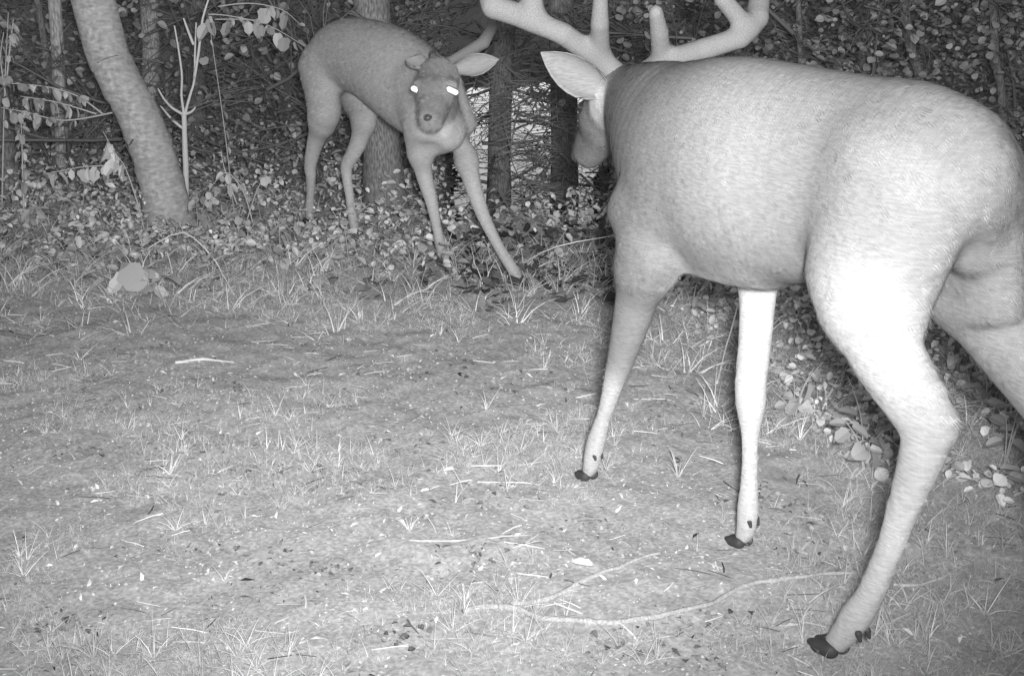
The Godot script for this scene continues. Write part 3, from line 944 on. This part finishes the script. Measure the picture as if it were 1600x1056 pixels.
var boughs := []
var crown_leaf: ArrayMesh
var crown_mesh: ArrayMesh
func crown(parent: Node, centre: Vector3, size: Vector3) -> void:
	if crown_mesh == null:
		var st := SurfaceTool.new()
		for i in 700:
			var v := Vector3(rng.randfn(), rng.randfn(), rng.randfn()).normalized() * pow(rng.randf(), 0.4)
			st.append_from(crown_leaf, 0, Transform3D(Basis.from_euler(Vector3(rf(-1, 1), rf(0, TAU), rf(-1, 1))).scaled(Vector3.ONE * rf(0.07, 0.14)), v))
		crown_mesh = st.commit()
	part("crown", crown_mesh, M.crown, parent, Transform3D(Basis(Vector3.UP, rf(0, TAU)).scaled(size), centre))

# a trunk through the given world points, with a few high limbs and a crown above the frame
func tree(called: String, label: String, group: String, ctrl: Array, rads: Array, m: Material, tall := 5.5, branches := 0, leafy := 500, twig_len := 0.7) -> Node3D:
	var base: Vector3 = ctrl[0]
	base.y = height(base.x, base.z) - 0.03
	var o := thing(called, label, "tree", base, 0.0, group)
	var c := []
	for p in ctrl: c.append(p - base)
	c[0] = Vector3(0, -0.05, 0)
	var up: Vector3 = (c[-1] - c[-2]).normalized()
	up = (up + Vector3.UP * 0.4).normalized()
	var top: Vector3 = c[-1] + up * (tall - c[-1].y)
	var r := rads.duplicate()
	c.append(c[-1].lerp(top, 0.5))
	c.append(top)
	r.append(rads[-1] * 0.7)
	r.append(rads[-1] * 0.25)
	var pts := curve_points(c, 8)
	var rr := []
	for i in pts.size():
		var t := float(i) / 8.0
		var k := mini(int(t), r.size() - 2)
		var v := lerpf(r[k], r[k + 1], t - k)
		if i < 6: v *= 1.0 + 0.45 * pow(1.0 - i / 6.0, 2.0)
		rr.append(v)
	var st := begin()
	tube(st, pts, rr, 18, 0.10)
	part("trunk", finish(st), m, o)
	for i in 4:
		var p: Vector3 = pts[int(pts.size() * rf(0.65, 0.95))]
		var a := rf(0, TAU)
		var lst := begin()
		var e := p + Vector3(cos(a), rf(0.4, 0.9), sin(a)) * rf(0.7, 1.2)
		tube(lst, [p, p.lerp(e, 0.5) + Vector3(0, -0.06, 0), e], [rads[-1] * 0.35, rads[-1] * 0.22, rads[-1] * 0.08], 6)
		part("limb", finish(lst), m, o)
	if leafy > 0: crown(o, top - Vector3(0, 0.5, 0), Vector3(1.6, 1.2, 1.6))
	for i in branches:
		var h := rf(0.15, 1.3)
		var p := Vector3.ZERO
		for q in pts:
			if q.y >= h:
				p = q
				break
		var bm := twig_branch(twig_len * rf(0.6, 1.2), 12, 0.011)
		part("branch", bm, M.twig, o, Transform3D(Basis.from_euler(Vector3(rf(-0.25, 0.45), rf(0, TAU), 0)), p))
	return o

func pixel_trunk(called: String, label: String, depth: float, x_base: float, x_top: float, wide_px: float, m: Material, branches := 0, mid_shift := 0.0, group := "trees at the edge of the wood", leafy := 400, twig_len := 0.7) -> Node3D:
	var a := at(x_base, 300, depth)
	a = Vector3(a.x, 0.0, -depth)
	var b := at(x_top, 0, depth)
	var mid := a.lerp(b, 0.5) + Vector3(mid_shift, 0, 0)
	var r := wide_px * 0.5 * depth * 1.03 / FOCAL
	return tree(called, label, group, [a, mid, b], [r * 1.08, r, r * 0.95], m, 5.0 + rf(0, 1.5), branches, leafy, twig_len)

func build_trees() -> void:
	crown_leaf = leaf_mesh(0.4, 0.2, 0.2)
	# the leaning pale tree on the left
	var dl := 4.85
	var c := [on_ground(268, 348), at(248, 270, dl), at(219, 187, dl + 0.03), at(180, 110, dl + 0.06), at(145, 0, dl + 0.1)]
	tree("leaning_tree", "pale smooth barked tree leaning left behind the bushes", "trees at the edge of the wood", c, [0.103, 0.092, 0.090, 0.086, 0.088], M.smooth_bark, 5.0, 0, 500)
	pixel_trunk("birch_tree", "thin pale upright trunk left of the leaning tree", 5.9, 102, 84, 20, M.bark, 0)
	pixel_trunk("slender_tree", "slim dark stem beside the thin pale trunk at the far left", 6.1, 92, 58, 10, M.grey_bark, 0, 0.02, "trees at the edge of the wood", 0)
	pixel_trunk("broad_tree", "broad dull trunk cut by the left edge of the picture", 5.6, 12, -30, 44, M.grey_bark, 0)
	pixel_trunk("straight_tree", "straight grey trunk rising behind the leaning tree", 6.6, 245, 232, 26, M.bark, 0)
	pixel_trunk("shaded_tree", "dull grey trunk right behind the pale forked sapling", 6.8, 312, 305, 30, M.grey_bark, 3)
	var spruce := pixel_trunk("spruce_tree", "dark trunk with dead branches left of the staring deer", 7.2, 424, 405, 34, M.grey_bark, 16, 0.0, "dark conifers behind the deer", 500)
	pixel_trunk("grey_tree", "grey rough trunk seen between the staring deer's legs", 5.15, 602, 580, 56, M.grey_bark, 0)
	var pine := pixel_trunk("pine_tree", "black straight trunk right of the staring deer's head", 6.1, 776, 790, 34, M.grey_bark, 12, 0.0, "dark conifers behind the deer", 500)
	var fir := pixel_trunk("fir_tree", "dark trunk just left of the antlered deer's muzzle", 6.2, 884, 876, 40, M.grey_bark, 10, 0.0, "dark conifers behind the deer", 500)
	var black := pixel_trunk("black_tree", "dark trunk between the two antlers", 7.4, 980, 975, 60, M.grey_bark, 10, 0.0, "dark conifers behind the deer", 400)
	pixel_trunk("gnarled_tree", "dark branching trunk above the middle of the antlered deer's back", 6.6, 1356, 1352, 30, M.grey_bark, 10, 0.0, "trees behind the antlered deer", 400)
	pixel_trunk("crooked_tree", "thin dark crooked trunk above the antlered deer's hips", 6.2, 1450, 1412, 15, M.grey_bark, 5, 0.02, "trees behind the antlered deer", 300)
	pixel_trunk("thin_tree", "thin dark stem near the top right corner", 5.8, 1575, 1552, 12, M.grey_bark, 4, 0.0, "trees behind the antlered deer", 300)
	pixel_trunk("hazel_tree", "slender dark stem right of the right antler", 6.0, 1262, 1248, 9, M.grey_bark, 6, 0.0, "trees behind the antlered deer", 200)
	for i in 5: boughs.append(needle_bough(rf(0.34, 0.5)))
	conifer_boughs(pine, 730, 850, 60, 335, 5.4, 6.3, 42)
	conifer_boughs(fir, 830, 930, 60, 330, 5.5, 6.5, 40)
	conifer_boughs(black, 930, 1220, -40, 110, 6.0, 7.6, 46)
	conifer_boughs(spruce, 310, 500, 30, 300, 6.4, 7.4, 40)
	# brush and dead twigs in the wood
	var kinds := [twig_branch(0.8, 16, 0.008), twig_branch(0.7, 18, 0.006), twig_branch(0.9, 14, 0.009), twig_branch(0.6, 20, 0.005)]
	var xf := [[], [], [], []]
	for i in 800:
		var d := 5.3 + 5.5 * pow(rng.randf(), 1.2)
		var x := rf(-0.55, 0.55) * (d + 0.6)
		var gap: bool = x / d > -0.06 and x / d < 0.075
		if gap and rng.randf() < 0.9: continue
		var y := maxf(height(x, -d), -0.18) + rf(0.0, 0.9)
		var k := i % 4
		xf[k].append(Transform3D(Basis.from_euler(Vector3(rf(-1.0, 0.5), rf(0, TAU), rf(0, TAU))).scaled(Vector3.ONE * rf(0.6, 1.3)), Vector3(x, y, -d)))
	for k in 4:
		stuff(many(numbered("dead_brush"), kinds[k], M.twig, xf[k], [], self), "tangle of dead twigs filling the dark wood", "brush")
	# leaves of the shrub layer, a mass
	var lx := []
	var lc := []
	for i in 70000:
		var d := 5.3 + 5.0 * rng.randf()
		var x := rf(-0.55, 0.55) * (d + 0.6)
		var q := Vector3(x, maxf(height(x, -d), -0.18) + rf(0.02, 1.3), -d)
		var v := patch.get_noise_3d(q.x * 3.0, q.y * 3.0, q.z * 3.0) + 0.30 * smoothstep(0.16, 0.3, x / d)
		if v < rf(-0.12, 0.45): continue
		var gap: bool = x / d > -0.05 and x / d < 0.07
		if gap and rng.randf() < 0.96: continue
		lx.append(Transform3D(Basis.from_euler(Vector3(rf(-1, 1), rf(0, TAU), rf(-1, 1))).scaled(Vector3.ONE * rf(0.018, 0.06)), q))
		lc.append(tone(rf(0.2, 0.45)))
	stuff(many("shrub_foliage", crown_leaf, M.leaf, lx, lc, self), "dim leaves of the shrubs deep in the wood", "foliage")
	lx = []
	lc = []
	for i in 7000:
		var d := 6.1 + 2.2 * rng.randf()
		var x := rf(0.18, 0.5) * d
		var q := Vector3(x, height(x, -d) + rf(0.05, 1.15), -d)
		if patch.get_noise_3d(q.x * 4.0 + 33.0, q.y * 4.0, q.z * 4.0) < rf(-0.15, 0.5): continue
		lx.append(Transform3D(Basis.from_euler(Vector3(rf(-0.9, 0.9), rf(0, TAU), rf(-0.9, 0.9))).scaled(Vector3.ONE * rf(0.025, 0.075)), q))
		lc.append(tone(rf(0.3, 0.65)))
	stuff(many("hazel_foliage", crown_leaf, M.leaf, lx, lc, self), "hazy grey leaves above the antlered deer's back", "foliage")
	# far wood, one mass
	var st := begin()
	for i in 110:
		var d := 13.0 + 26.0 * rng.randf()
		var x := rf(-0.75, 0.75) * (d + 2.0)
		if x / d > -0.07 and x / d < 0.10: continue
		var r := rf(0.06, 0.2)
		var p := Vector3(x, -0.5, -d)
		tube(st, [p, p + Vector3(rf(-0.2, 0.2), 4, 0), p + Vector3(rf(-0.4, 0.4), 9, 0)], [r * 1.2, r, r * 0.5], 8)
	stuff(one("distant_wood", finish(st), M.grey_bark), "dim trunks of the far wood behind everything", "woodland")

func leafy_plant(called: String, label: String, category: String, where: Vector3, stems: Array, n: int, leaf_size: float, shade: float, group: String, stem_r := 0.003, hang := 0.4) -> void:
	var o := thing(called, label, category, where, 0.0, group)
	var kinds := [leaf_mesh(0.28, 0.35, 0.35), leaf_mesh(0.22, 0.5, 0.5, 0.3), leaf_mesh(0.32, 0.2, 0.15, 0.25)]
	var mats := []
	for i in 3:
		var m := mat(shade * [0.8, 1.0, 1.25][i], 0.6, 0.35)
		mats.append(m)
	for s in stems:
		var pts := curve_points(s, 5)
		var st := begin()
		tube(st, pts, ramp(stem_r, stem_r * 0.4, pts.size()), 5)
		part("stem", finish(st), M.stalk, o)
	for i in n:
		var s: Array = stems[i % stems.size()]
		var pts := curve_points(s, 5)
		var t := rf(0.3, 1.0)
		var p: Vector3 = pts[int(t * (pts.size() - 1))]
		var b := Basis.from_euler(Vector3(hang + rf(-0.7, 0.6), rf(0, TAU), rf(-0.9, 0.9))).scaled(Vector3(rf(0.75, 1.1), 1.0, 1.0) * leaf_size * rf(0.4, 1.1))
		part("leaf", kinds[i % 3], mats[rng.randi_range(0, 2)], o, Transform3D(b, p))

func px_path(base: Vector3, path: Array) -> Array:
	var out := []
	for p in path: out.append(at(p[0], p[1], p[2]) - base)
	return out

func plant_px(called: String, label: String, category: String, base_px: Vector2, depth: float, paths: Array, n: int, leaf: float, shade: float, group: String, stem_r := 0.003, hang := 0.4) -> void:
	var b := on_ground(base_px.x, base_px.y)
	var stems := []
	for p in paths:
		var q := []
		for v in p: q.append([v[0], v[1], depth + (v[2] if v.size() > 2 else 0.0)])
		stems.append(px_path(b, q))
	leafy_plant(called, label, category, b, stems, n, leaf, shade, group, stem_r, hang)

func build_plants() -> void:
	# the bare forked sapling
	var d := 4.95
	var b := on_ground(290, 322)
	d = -b.z
	var o := thing("forked_sapling", "bare pale sapling forking like a candelabra beside the leaning tree", "sapling", b)
	var st := begin()
	tube(st, curve_points(px_path(b, [[290, 325, d], [290, 270, d], [288, 220, d], [287, 178, d]]), 4), ramp(0.0135, 0.0115, 13), 8, 0.15)
	part("trunk", finish(st), M.pale_twig, o)
	for f in [[[288, 205, d], [287, 180, d], [283, 150, d], [283, 110, d - 0.02], [272, 40, d - 0.03]], [[288, 205, d], [289, 178, d], [296, 150, d], [303, 125, d + 0.02], [304, 85, d + 0.03], [306, 35, d + 0.03]], [[303, 122, d + 0.02], [310, 80, d], [316, 30, d], [330, -15, d]], [[284, 178, d], [268, 168, d], [256, 155, d - 0.03], [246, 138, d - 0.03]], [[284, 200, d], [266, 184, d], [250, 165, d + 0.03]], [[290, 178, d], [299, 174, d], [305, 167, d]], [[302, 70, d], [294, 50, d], [286, 28, d]]]:
		var s2 := begin()
		var pts := curve_points(px_path(b, f), 4)
		tube(s2, pts, ramp(0.0075, 0.0035, pts.size()), 6, 0.15)
		part("branch", finish(s2), M.pale_twig, o)
	plant_px("leafy_branch_shrub", "leafy shrub reaching across in front of the leaning tree", "shrub", Vector2(35, 330), 4.7, [[[36, 330], [34, 250], [32, 190]], [[175, 176, 0.05], [100, 188], [40, 175], [0, 168]], [[160, 178], [120, 150], [70, 135], [10, 130]], [[150, 178], [90, 160], [30, 150]]], 95, 0.065, 0.38, "leafy shrubs at the edge of the wood", 0.004, 0.7)
	plant_px("overhanging_shrub", "tall arching shrub whose leaves hang at the top beside the staring deer", "shrub", Vector2(365, 330), 4.9, [[[365, 330], [350, 200, 0.2], [330, 60, 0.1], [325, 20]], [[325, 22], [360, 25], [420, 40], [480, 75]], [[340, 10], [390, 5], [440, 15], [470, 40]], [[335, 30], [380, 30], [400, 32]]], 42, 0.085, 0.36, "leafy shrubs at the edge of the wood", 0.003, 0.9)
	plant_px("hanging_leaf_plant", "arched stem with drooping leaves below the thin pale trunk", "plant", Vector2(225, 360), 4.6, [[[225, 360], [212, 310], [195, 262], [180, 240], [160, 205]], [[196, 263], [160, 259], [120, 262], [70, 272]]], 20, 0.10, 0.5, "low leafy plants", 0.0035, 1.1)
	plant_px("broad_leaf_clump", "clump of large pale leaves on the ground left of centre", "plant", Vector2(215, 465), 3.75, [[[215, 462], [205, 430], [180, 400]], [[215, 462], [225, 425], [240, 410]], [[217, 462], [240, 440], [270, 430]], [[213, 462], [180, 440], [160, 430]]], 18, 0.135, 0.42, "low leafy plants", 0.0035, 0.2)
	plant_px("corner_bush", "bush with small leaves in the top left corner", "shrub", Vector2(2, 330), 4.9, [[[2, 330], [6, 150], [12, 20]], [[10, 120], [16, 60], [20, 30]], [[8, 150], [0, 90], [5, 50]]], 36, 0.055, 0.32, "leafy shrubs at the edge of the wood", 0.004, 0.8)
	plant_px("fern_plant", "low bright plant at the staring deer's hind hoof", "plant", Vector2(468, 372), 4.45, [[[468, 372], [468, 355], [465, 340]], [[468, 372], [478, 355], [490, 345]], [[466, 372], [455, 360], [448, 355]]], 12, 0.075, 0.42, "low leafy plants", 0.003, 0.1)
	plant_px("dry_herb", "dry bent herb with curled leaves under the forked sapling", "plant", Vector2(395, 350), 4.6, [[[395, 350], [380, 300], [355, 270], [335, 285], [325, 300]], [[370, 320], [350, 262], [345, 235]], [[385, 345], [400, 300], [415, 270]]], 16, 0.06, 0.42, "low leafy plants", 0.003, 1.0)
	var spots := [[545, 422, 0.05, "round leaved seedling between the staring deer's legs"], [440, 430, 0.06, "leafy seedling below the staring deer's hind hooves"], [715, 440, 0.05, "upright leaf beside the staring deer's front hoof"], [330, 440, 0.06, "seedling right of the large pale leaves"], [370, 395, 0.06, "seedling below the dry bent herb"], [110, 420, 0.06, "low plant left of the large pale leaves"], [50, 360, 0.08, "leafy plant near the left edge under the shrub"], [130, 350, 0.07, "leafy plant at the foot of the thin pale trunk"], [310, 370, 0.07, "plant at the foot of the leaning tree"], [890, 330, 0.07, "leafy plant left of the antlered deer's chest"], [930, 300, 0.07, "plant right under the antlered deer's muzzle"], [860, 420, 0.05, "seedling right of the staring deer's outstretched hoof"], [1240, 660, 0.06, "plant between the antlered deer's front and hind legs"], [1350, 740, 0.075, "broad leaved plant in front of the antlered deer's hock"], [1540, 640, 0.07, "leafy plant right of the antlered deer's hock"], [1570, 730, 0.08, "broad leaved plant at the right edge"], [1290, 600, 0.06, "plant framed by the antlered deer's hind thigh"], [1500, 580, 0.06, "plant between the antlered deer's hind legs"], [1080, 500, 0.05, "small plant under the antlered deer's belly"], [1590, 410, 0.07, "leafy plant right of the antlered deer's rump"]]
	for s in spots:
		var p := on_ground(s[0], s[1])
		var stems := []
		for k in 4:
			var a := rf(0, TAU)
			var hi: float = s[2] * rf(1.0, 3.2)
			stems.append([Vector3.ZERO, Vector3(cos(a) * 0.02, hi * 0.6, sin(a) * 0.02), Vector3(cos(a) * 0.06, hi, sin(a) * 0.06)])
		leafy_plant("seedling", s[3], "plant", p, stems, 18, s[2] * 1.05, 0.36, "low leafy plants", 0.002, 0.3)

func jag(pts: Array, r: float) -> Array:     # wood is never smoothly curved
	var out := []
	for p in pts: out.append(p + Vector3(rf(-1, 1), rf(-0.5, 0.3), rf(-1, 1)) * r * 0.6)
	var fine := []
	for i in out.size() - 1:
		for k in 4: fine.append((out[i] as Vector3).lerp(out[i + 1], k / 4.0))
	fine.append(out[-1])
	return fine

func gnarl(a: float, b: float, n: int) -> Array:      # a taper with knots and thin places
	var out := ramp(a, b, n)
	for i in n: out[i] *= rf(0.82, 1.1) * (1.45 if rng.randf() < 0.07 else 1.0)
	return out

func stick(called: String, label: String, path: Array, r: float, m: Material, group := "", forks := []) -> void:
	var first: Vector3 = on_ground(path[0][0], path[0][1])
	var pts := []
	for p in path:
		var q := on_ground(p[0], p[1])
		if p.size() > 2:
			q = at(p[0], p[1], p[2])
		else:
			q.y += r * 0.55
		pts.append(q - first)
	var o := thing(called, label, "stick", first, 0.0, group)
	var cp := curve_points(pts, 3)
	var st := begin()
	var jp := jag(cp, r)
	tube(st, jp, gnarl(r, r * 0.5, jp.size()), 8, 0.25)
	part("stem", finish(st), m, o)
	for f in forks:
		var fp := []
		for p in f:
			var q := on_ground(p[0], p[1])
			q.y += r * 0.55
			fp.append(q - first)
		var fc := curve_points(fp, 3)
		var s2 := begin()
		var fj := jag(fc, r)
		tube(s2, fj, gnarl(r * 0.9, r * 0.4, fj.size()), 8, 0.25)
		part("fork", finish(s2), m, o)

func build_small_things() -> void:
	stick("fallen_branch", "long forked fallen branch lying in the foreground", [[722, 958], [790, 952], [850, 972], [960, 974], [1060, 962], [1120, 938], [1180, 912], [1260, 906], [1338, 898]], 0.0074, M.stick, "", [[[790, 952], [860, 938], [930, 905], [980, 885], [1028, 868]]])
	stick("bent_stem", "pale bent dead stem arching over the large leaves", [[365, 462], [345, 425, 3.9], [330, 400, 3.95], [285, 363, 4.0], [230, 388, 4.0]], 0.0032, M.pale_twig, "dead stems", [])
	stick("straw_stalk", "pale stalk leaning behind the antlered deer's front legs", [[1120, 600], [1135, 540, 3.1], [1152, 480, 3.15]], 0.0035, M.pale_twig, "dead stems")
	stick("dry_stalk", "pale straight stalk lying right of the antlered deer's front leg", [[1215, 670], [1270, 650, 2.68], [1355, 636, 2.65]], 0.0028, M.pale_twig, "dead stems")
	stick("thin_stalk", "thin stalk right of the staring deer's braced front leg", [[812, 415], [870, 385, 4.0], [960, 368, 4.0]], 0.003, M.pale_twig, "dead stems")
	stick("grey_stick", "dark crooked stick on bare soil at the left edge", [[0, 522], [50, 530], [80, 525], [125, 510]], 0.008, M.twig, "sticks on the ground")
	stick("short_stick", "pale straight stick on the soil left of centre", [[275, 568], [320, 562], [365, 566]], 0.005, M.pale_twig, "sticks on the ground")
	stick("straw_piece", "straight straw lying left of the antlered deer's front hoof", [[745, 752], [800, 754], [845, 758]], 0.0025, M.pale_twig, "sticks on the ground")
	stick("long_straw", "long straw lying across bare soil in the middle", [[640, 848], [710, 846], [790, 840]], 0.0022, M.pale_twig, "sticks on the ground")
	stick("light_twig", "pale twig behind the staring deer's front legs", [[540, 374], [575, 373], [675, 382]], 0.0035, M.pale_twig, "sticks on the ground")
	stick("right_twig", "crooked twig on the ground right of the antlered deer's hind hoof", [[1395, 915], [1440, 915], [1480, 898], [1500, 885]], 0.003, M.pale_twig, "sticks on the ground")
	# pale fallen leaves and stones one can pick out
	var lm := [leaf_mesh(0.30, 0.5, -0.15, 0.2), leaf_mesh(0.24, 0.35, -0.2, 0.3)]
	var pale := mat(0.65, 0.7, 0.3)
	var n := 0
	for f in [[655, 772, 0.022, "white rounded scrap lying left of two in the foreground centre"], [726, 780, 0.024, "white pointed scrap lying right of two in the foreground centre"], [690, 738, 0.03, "flat pale leaf lying above the two white scraps"], [650, 752, 0.018, "small pale leaf touching the left white scrap"], [890, 882, 0.05, "long pale curled leaf above the fallen branch"], [1230, 705, 0.024, "small white leaf between the antlered deer's legs"], [938, 580, 0.035, "pale leaf left of the antlered deer's front leg"], [730, 915, 0.04, "pale leaf tuft by the fallen branch's left end"], [205, 660, 0.02, "tiny white leaf on the bare soil at left"], [455, 572, 0.035, "pale leaf at the edge of the bare soil"], [715, 498, 0.04, "pale curled leaf under the staring deer"], [98, 530, 0.03, "pale upright leaf at the end of the dark stick"]]:
		var p := on_ground(f[0], f[1])
		var o := part(numbered("fallen_leaf"), lm[n % 2], pale, self, Transform3D(Basis.from_euler(Vector3(rf(-0.15, 0.1), rf(0.6, 2.4), rf(-0.35, 0.35))).scaled_local(Vector3(0.6, 1.0, 1.0) * f[2] * 1.15), p + Vector3(0, 0.004, 0)))
		meta(o, f[3], "leaf", "pale fallen leaves")
		n += 1
	# taller tufts of grass
	var tufts := [grass_tuft(16, 0.02, 0.8, 1.0), grass_tuft(12, 0.03, 1.0, 1.0), grass_tuft(20, 0.025, 0.6, 1.0)]
	var gm := []
	for v in [0.5, 0.65, 0.8]: gm.append(mat(v, 0.7, 0.3))
	n = 0
	for t in [[145, 1025, 0.10, "tall pale grass tuft at the bottom left"], [240, 1030, 0.09, "grass tuft right of the tall one at the bottom left"], [265, 740, 0.08, "spreading grass tuft on the left of the clearing"], [70, 680, 0.08, "grass tuft near the left edge"], [430, 650, 0.09, "sparse grass tuft below the bare soil patch"], [640, 830, 0.06, "small grass tuft left of the long straw"], [1060, 745, 0.11, "dense grass tuft between the antlered deer's front hooves"], [760, 640, 0.09, "grass tuft in the middle of the clearing"], [1250, 690, 0.10, "grass tuft right of the antlered deer's middle leg"], [1480, 870, 0.09, "grass tuft right of the antlered deer's hind leg"], [1540, 960, 0.10, "grass tuft in the bottom right corner"], [560, 500, 0.10, "grass tuft below the staring deer's front hoof"], [850, 540, 0.10, "bright grass tuft left of the antlered deer's front leg"], [350, 905, 0.06, "low grass tuft in the left foreground"], [30, 870, 0.08, "grass tuft at the left edge of the foreground"], [1100, 650, 0.10, "grass tuft behind the antlered deer's front legs"], [1390, 1000, 0.08, "grass tuft beside the antlered deer's hind hoof"]]:
		var p := on_ground(t[0], t[1])
		var o := part(numbered("grass_tuft"), tufts[n % 3], gm[n % 3], self, Transform3D(Basis(Vector3.UP, rf(0, TAU)).scaled(Vector3.ONE * t[2]), p - Vector3(0, 0.003, 0)))
		meta(o, t[3], "grass tuft", "taller grass tufts")
		n += 1

func dark_scraps() -> void:
	var lm := leaf_mesh(0.36, 0.4, 0.3, 0.2)
	var xf := []
	var cols := []
	for c in [[530, 750, 0.10], [780, 772, 0.09], [400, 735, 0.08], [300, 705, 0.10], [640, 690, 0.12], [740, 862, 0.07], [985, 1015, 0.10], [1050, 1035, 0.08], [440, 872, 0.07], [505, 892, 0.06], [130, 705, 0.08], [270, 855, 0.10], [600, 590, 0.15], [350, 610, 0.10], [1100, 962, 0.07], [900, 822, 0.08], [1550, 850, 0.10], [1340, 885, 0.10], [820, 600, 0.15], [1020, 640, 0.12], [700, 560, 0.16], [480, 530, 0.16], [240, 540, 0.12], [60, 980, 0.08], [640, 1000, 0.07], [1200, 780, 0.10], [1290, 820, 0.10]]:
		var p := on_ground(c[0], c[1])
		for i in 30:
			var x: float = p.x + rng.randfn() * c[2] * 0.6
			var z: float = p.z + rng.randfn() * c[2] * 0.35
			xf.append(Transform3D(Basis.from_euler(Vector3(rf(-0.5, 0.5), rf(0, TAU), rf(-0.5, 0.5))).scaled(Vector3.ONE * rf(0.005, 0.020)), Vector3(x, height(x, z) + 0.003, z)))
			cols.append(tone(rf(0.10, 0.42)))
	stuff(many("leaf_scraps", lm, M.litter, xf, cols, self), "dark scraps of dead leaves in patches on the clearing floor", "litter")

# ------------------------------------------------------------------ everything
func _ready() -> void:
	rng.seed = 7
	lump.noise_type = FastNoiseLite.TYPE_SIMPLEX
	lump.frequency = 1.0
	lump.fractal_octaves = 2
	lump.seed = 4
	patch.noise_type = FastNoiseLite.TYPE_SIMPLEX
	patch.frequency = 0.5
	patch.fractal_octaves = 2
	patch.seed = 9

	var cam := Camera3D.new()
	cam.name = "camera"
	cam.position = Vector3(0, CAM_HEIGHT, 0)
	cam.rotation_degrees.x = -CAM_PITCH
	cam.fov = rad_to_deg(2.0 * atan(528.0 / FOCAL))
	cam.near = 0.05
	cam.far = 400.0
	add_child(cam)
	cam.current = true

	var sky_mat := ProceduralSkyMaterial.new()       # late dusk: a band of afterglow over the horizon, dark above
	sky_mat.sky_horizon_color = grey(1.0)
	sky_mat.sky_top_color = grey(0.03)
	sky_mat.sky_curve = 0.11
	sky_mat.ground_horizon_color = grey(0.05)
	sky_mat.ground_bottom_color = grey(0.02)
	sky_mat.sun_angle_max = 1.0
	var sky := Sky.new()
	sky.sky_material = sky_mat
	var env := Environment.new()
	env.background_mode = Environment.BG_SKY
	env.sky = sky
	env.background_energy_multiplier = 2.4
	env.tonemap_mode = Environment.TONE_MAPPER_LINEAR
	env.tonemap_exposure = 1.0
	env.sdfgi_enabled = true
	env.ssao_enabled = true
	env.ssil_enabled = true
	var we := WorldEnvironment.new()
	we.name = "environment"
	we.environment = env
	add_child(we)

	# the trail camera's infrared flash, beside its lens
	var flash := SpotLight3D.new()
	flash.name = "infrared_flash"
	flash.position = Vector3(0.07, CAM_HEIGHT + 0.07, 0.0)
	flash.rotation_degrees = Vector3(-1.5, 6.0, 0)
	flash.spot_angle = 48.0
	flash.spot_angle_attenuation = 1.0
	flash.spot_range = 60.0
	flash.spot_attenuation = 2.0
	flash.light_energy = 18.0
	flash.light_size = 0.07
	flash.shadow_enabled = true
	add_child(flash)

	make_materials()
	print("materials ", Time.get_ticks_msec())
	build_ground()
	print("ground ", Time.get_ticks_msec())
	build_trees()
	print("trees ", Time.get_ticks_msec())
	build_buck()
	print("buck ", Time.get_ticks_msec())
	build_doe()
	print("doe ", Time.get_ticks_msec())
	leaf_litter()
	undergrowth()
	dead_stems()
	scatter_ground()
	print("scatter ", Time.get_ticks_msec())
	build_plants()
	build_small_things()
	dark_scraps()
	print("done ", Time.get_ticks_msec())
